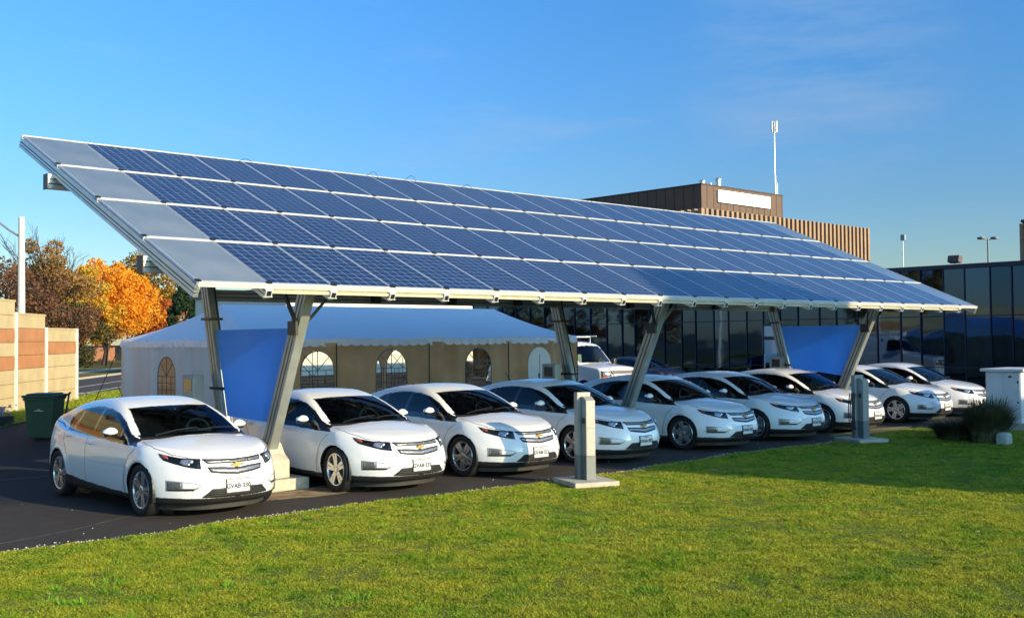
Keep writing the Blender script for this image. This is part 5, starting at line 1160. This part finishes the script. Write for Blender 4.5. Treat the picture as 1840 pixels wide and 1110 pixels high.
tree('broadleaf_tree', 45.2, 97.5, 7.6, 3.4, 1.4, L_rs, 9000, .15, 10, 'low rust red tree right of the orange maple')
tree('conifer_tree', 36.0, 72.5, 7.9, 2.6, .8, L_gn, 12000, .13, 11, 'dark green conifer above the tent roof slope', shape='cone')
tree('conifer_tree', 39.8, 76.0, 6.6, 3.0, .8, L_gn, 9000, .13, 12, 'lower dark green conifer right of the taller one', shape='cone')
tree('conifer_tree', 43.5, 83.0, 6.0, 3.2, .8, L_gn, 7000, .15, 13, 'wide dark conifer partly hidden by the tent roof', shape='cone')
bare_tree('bare_tree', 16.5, 50.5, 10.2, 5, 'bare twiggy tree rising highest beside the lamp pole', .33)
bare_tree('bare_tree', 19.2, 54.5, 10.0, 6, 'lower bare twiggy tree right of the tallest one', .5)
bare_tree('bare_tree', 54.1, 125.0, 13.5, 8, 'distant bare tree above the olive tree', .4)
# more autumn trees across the street for the reflections and gaps
k = 0
for s, n_ in ((20, -24), (2, -26), (-12, -25), (-28, -27), (-44, -25)):
    x, y = sn(s, n_); k += 1
    tree('street_tree', x, y, 9+k % 3, 3.6, 2.2, (L_br, L_br, L_gn, L_gn, L_br)[k-1], 4500, .17, 40+k, ['thin brown', 'dense brown', 'dark green', 'tall dark green', 'low bronze'][k-1]+' roadside tree outside the left of the view', group='trees along the street')
# shrubs in front of the glass building
for i, (x, y, h) in enumerate(((33.2, 20.5, .8), (33.2, 18.2, .75), (33.2, 23.5, .9), (33.1, 26.5, 1.0))):
    tree('low_shrub', x, y, h, .75, .1, leafm('shrub_green', [(.02, .04, .012), (.07, .10, .03)]) if i == 0 else bpy.data.materials['shrub_green'], 1500, .05, 60+i, ['second', 'nearest', 'third', 'farthest'][i]+' low green shrub at the foot of the glass building', 'shrub', .03, group='shrubs along the glass building', limbs=4)
# fence, bench panel and parked cars across the street
fm = M('fence_black', (.02, .018, .018), .6)
fe = empty('iron_fence', (*sn(70, -30.6), 0), math.atan2(.8, .6), 'dark metal fence beyond the street under the maple', 'fence')
b = MB()
for k in range(180): b.box(k*.42, -.03, 0, k*.42+.09, .03, 1.9)
b.build('picket', fm, fe)
for z in (.3, 1.7): b = MB(); b.box(0, -.05, z, 76, -.031, z+.1); b.build('rail', fm, fe)
ws_ = empty('wooden_sign', (*sn(102.5, -27.5), 0), math.atan2(.8, .6)-.6, 'low reddish wooden board right of the maple trunk', 'sign'); b = MB(); b.box(-1.9, -.06, .35, 1.9, .06, 1.75); b.build('board', M('red_wood', (.26, .12, .07), .8, 0, .3, 5), ws_)
b = MB(); b.box(-1.8, -.05, 0, -1.65, .05, .35); b.box(1.65, -.05, 0, 1.8, .05, .35); b.build('post', bark, ws_)
v2 = copy_tree(van); v2.location = (*sn(101, -33.5), 0); v2.rotation_euler = (0, 0, RD(140)); tag(v2, 'distant white van behind the metal fence left of the maple trunk', 'van')
# pale buildings far behind the tent and trees
pb = M('cream_stucco', (.74, .70, .60), .85, 0, .06, .4); rf_m = M('grey_roof', (.20, .19, .18), .8)
def far_house(x, y, w, d, h, rz, lab, wall_c=pb, win=6):
    t = empty('distant_building', (x, y, 0), rz, lab, 'building'); b = MB(); b.box(0, 0, 0, w, d, h); b.build('wall', wall_c, t)
    b = MB(); b.box(-.3, -.3, h, w+.3, d+.3, h+.35); b.build('roof', rf_m, t)
    for k in range(win): b = MB(); u = (k+.5)*w/win; b.box(u-.7, -.05, 1.0, u+.7, -.003, 2.3); b.build('window', gloss_blk, t)
far_house(30, 47, 26, 12, 5.2, 0, 'pale low building seen through the tent windows', win=0)
far_house(58, 108, 20, 12, 7.4, RD(-30), 'white walled house showing between the trees above the tent', M('white_siding', (.80, .78, .74), .7), 6)
far_house(76, 128, 26, 12, 8.5, RD(-30), 'second white walled house farther right above the tent roof', M('pale_siding', (.72, .72, .70), .7), 6)
# red car seen through the right tent window
rc_ = copy_tree(dk); rc_.location = (38.8, 39.2, 0); rc_.rotation_euler = (0, 0, RD(75)); tag(rc_, 'red car parked behind the tent, glimpsed through a window', 'car')
red_p = paint('red_car_paint', (.45, .03, .03))
for ch in rc_.children:
    if ch.data and ch.data.materials and ch.data.materials[0] == dark_p: ch.data = ch.data.copy(); ch.data.materials[0] = red_p
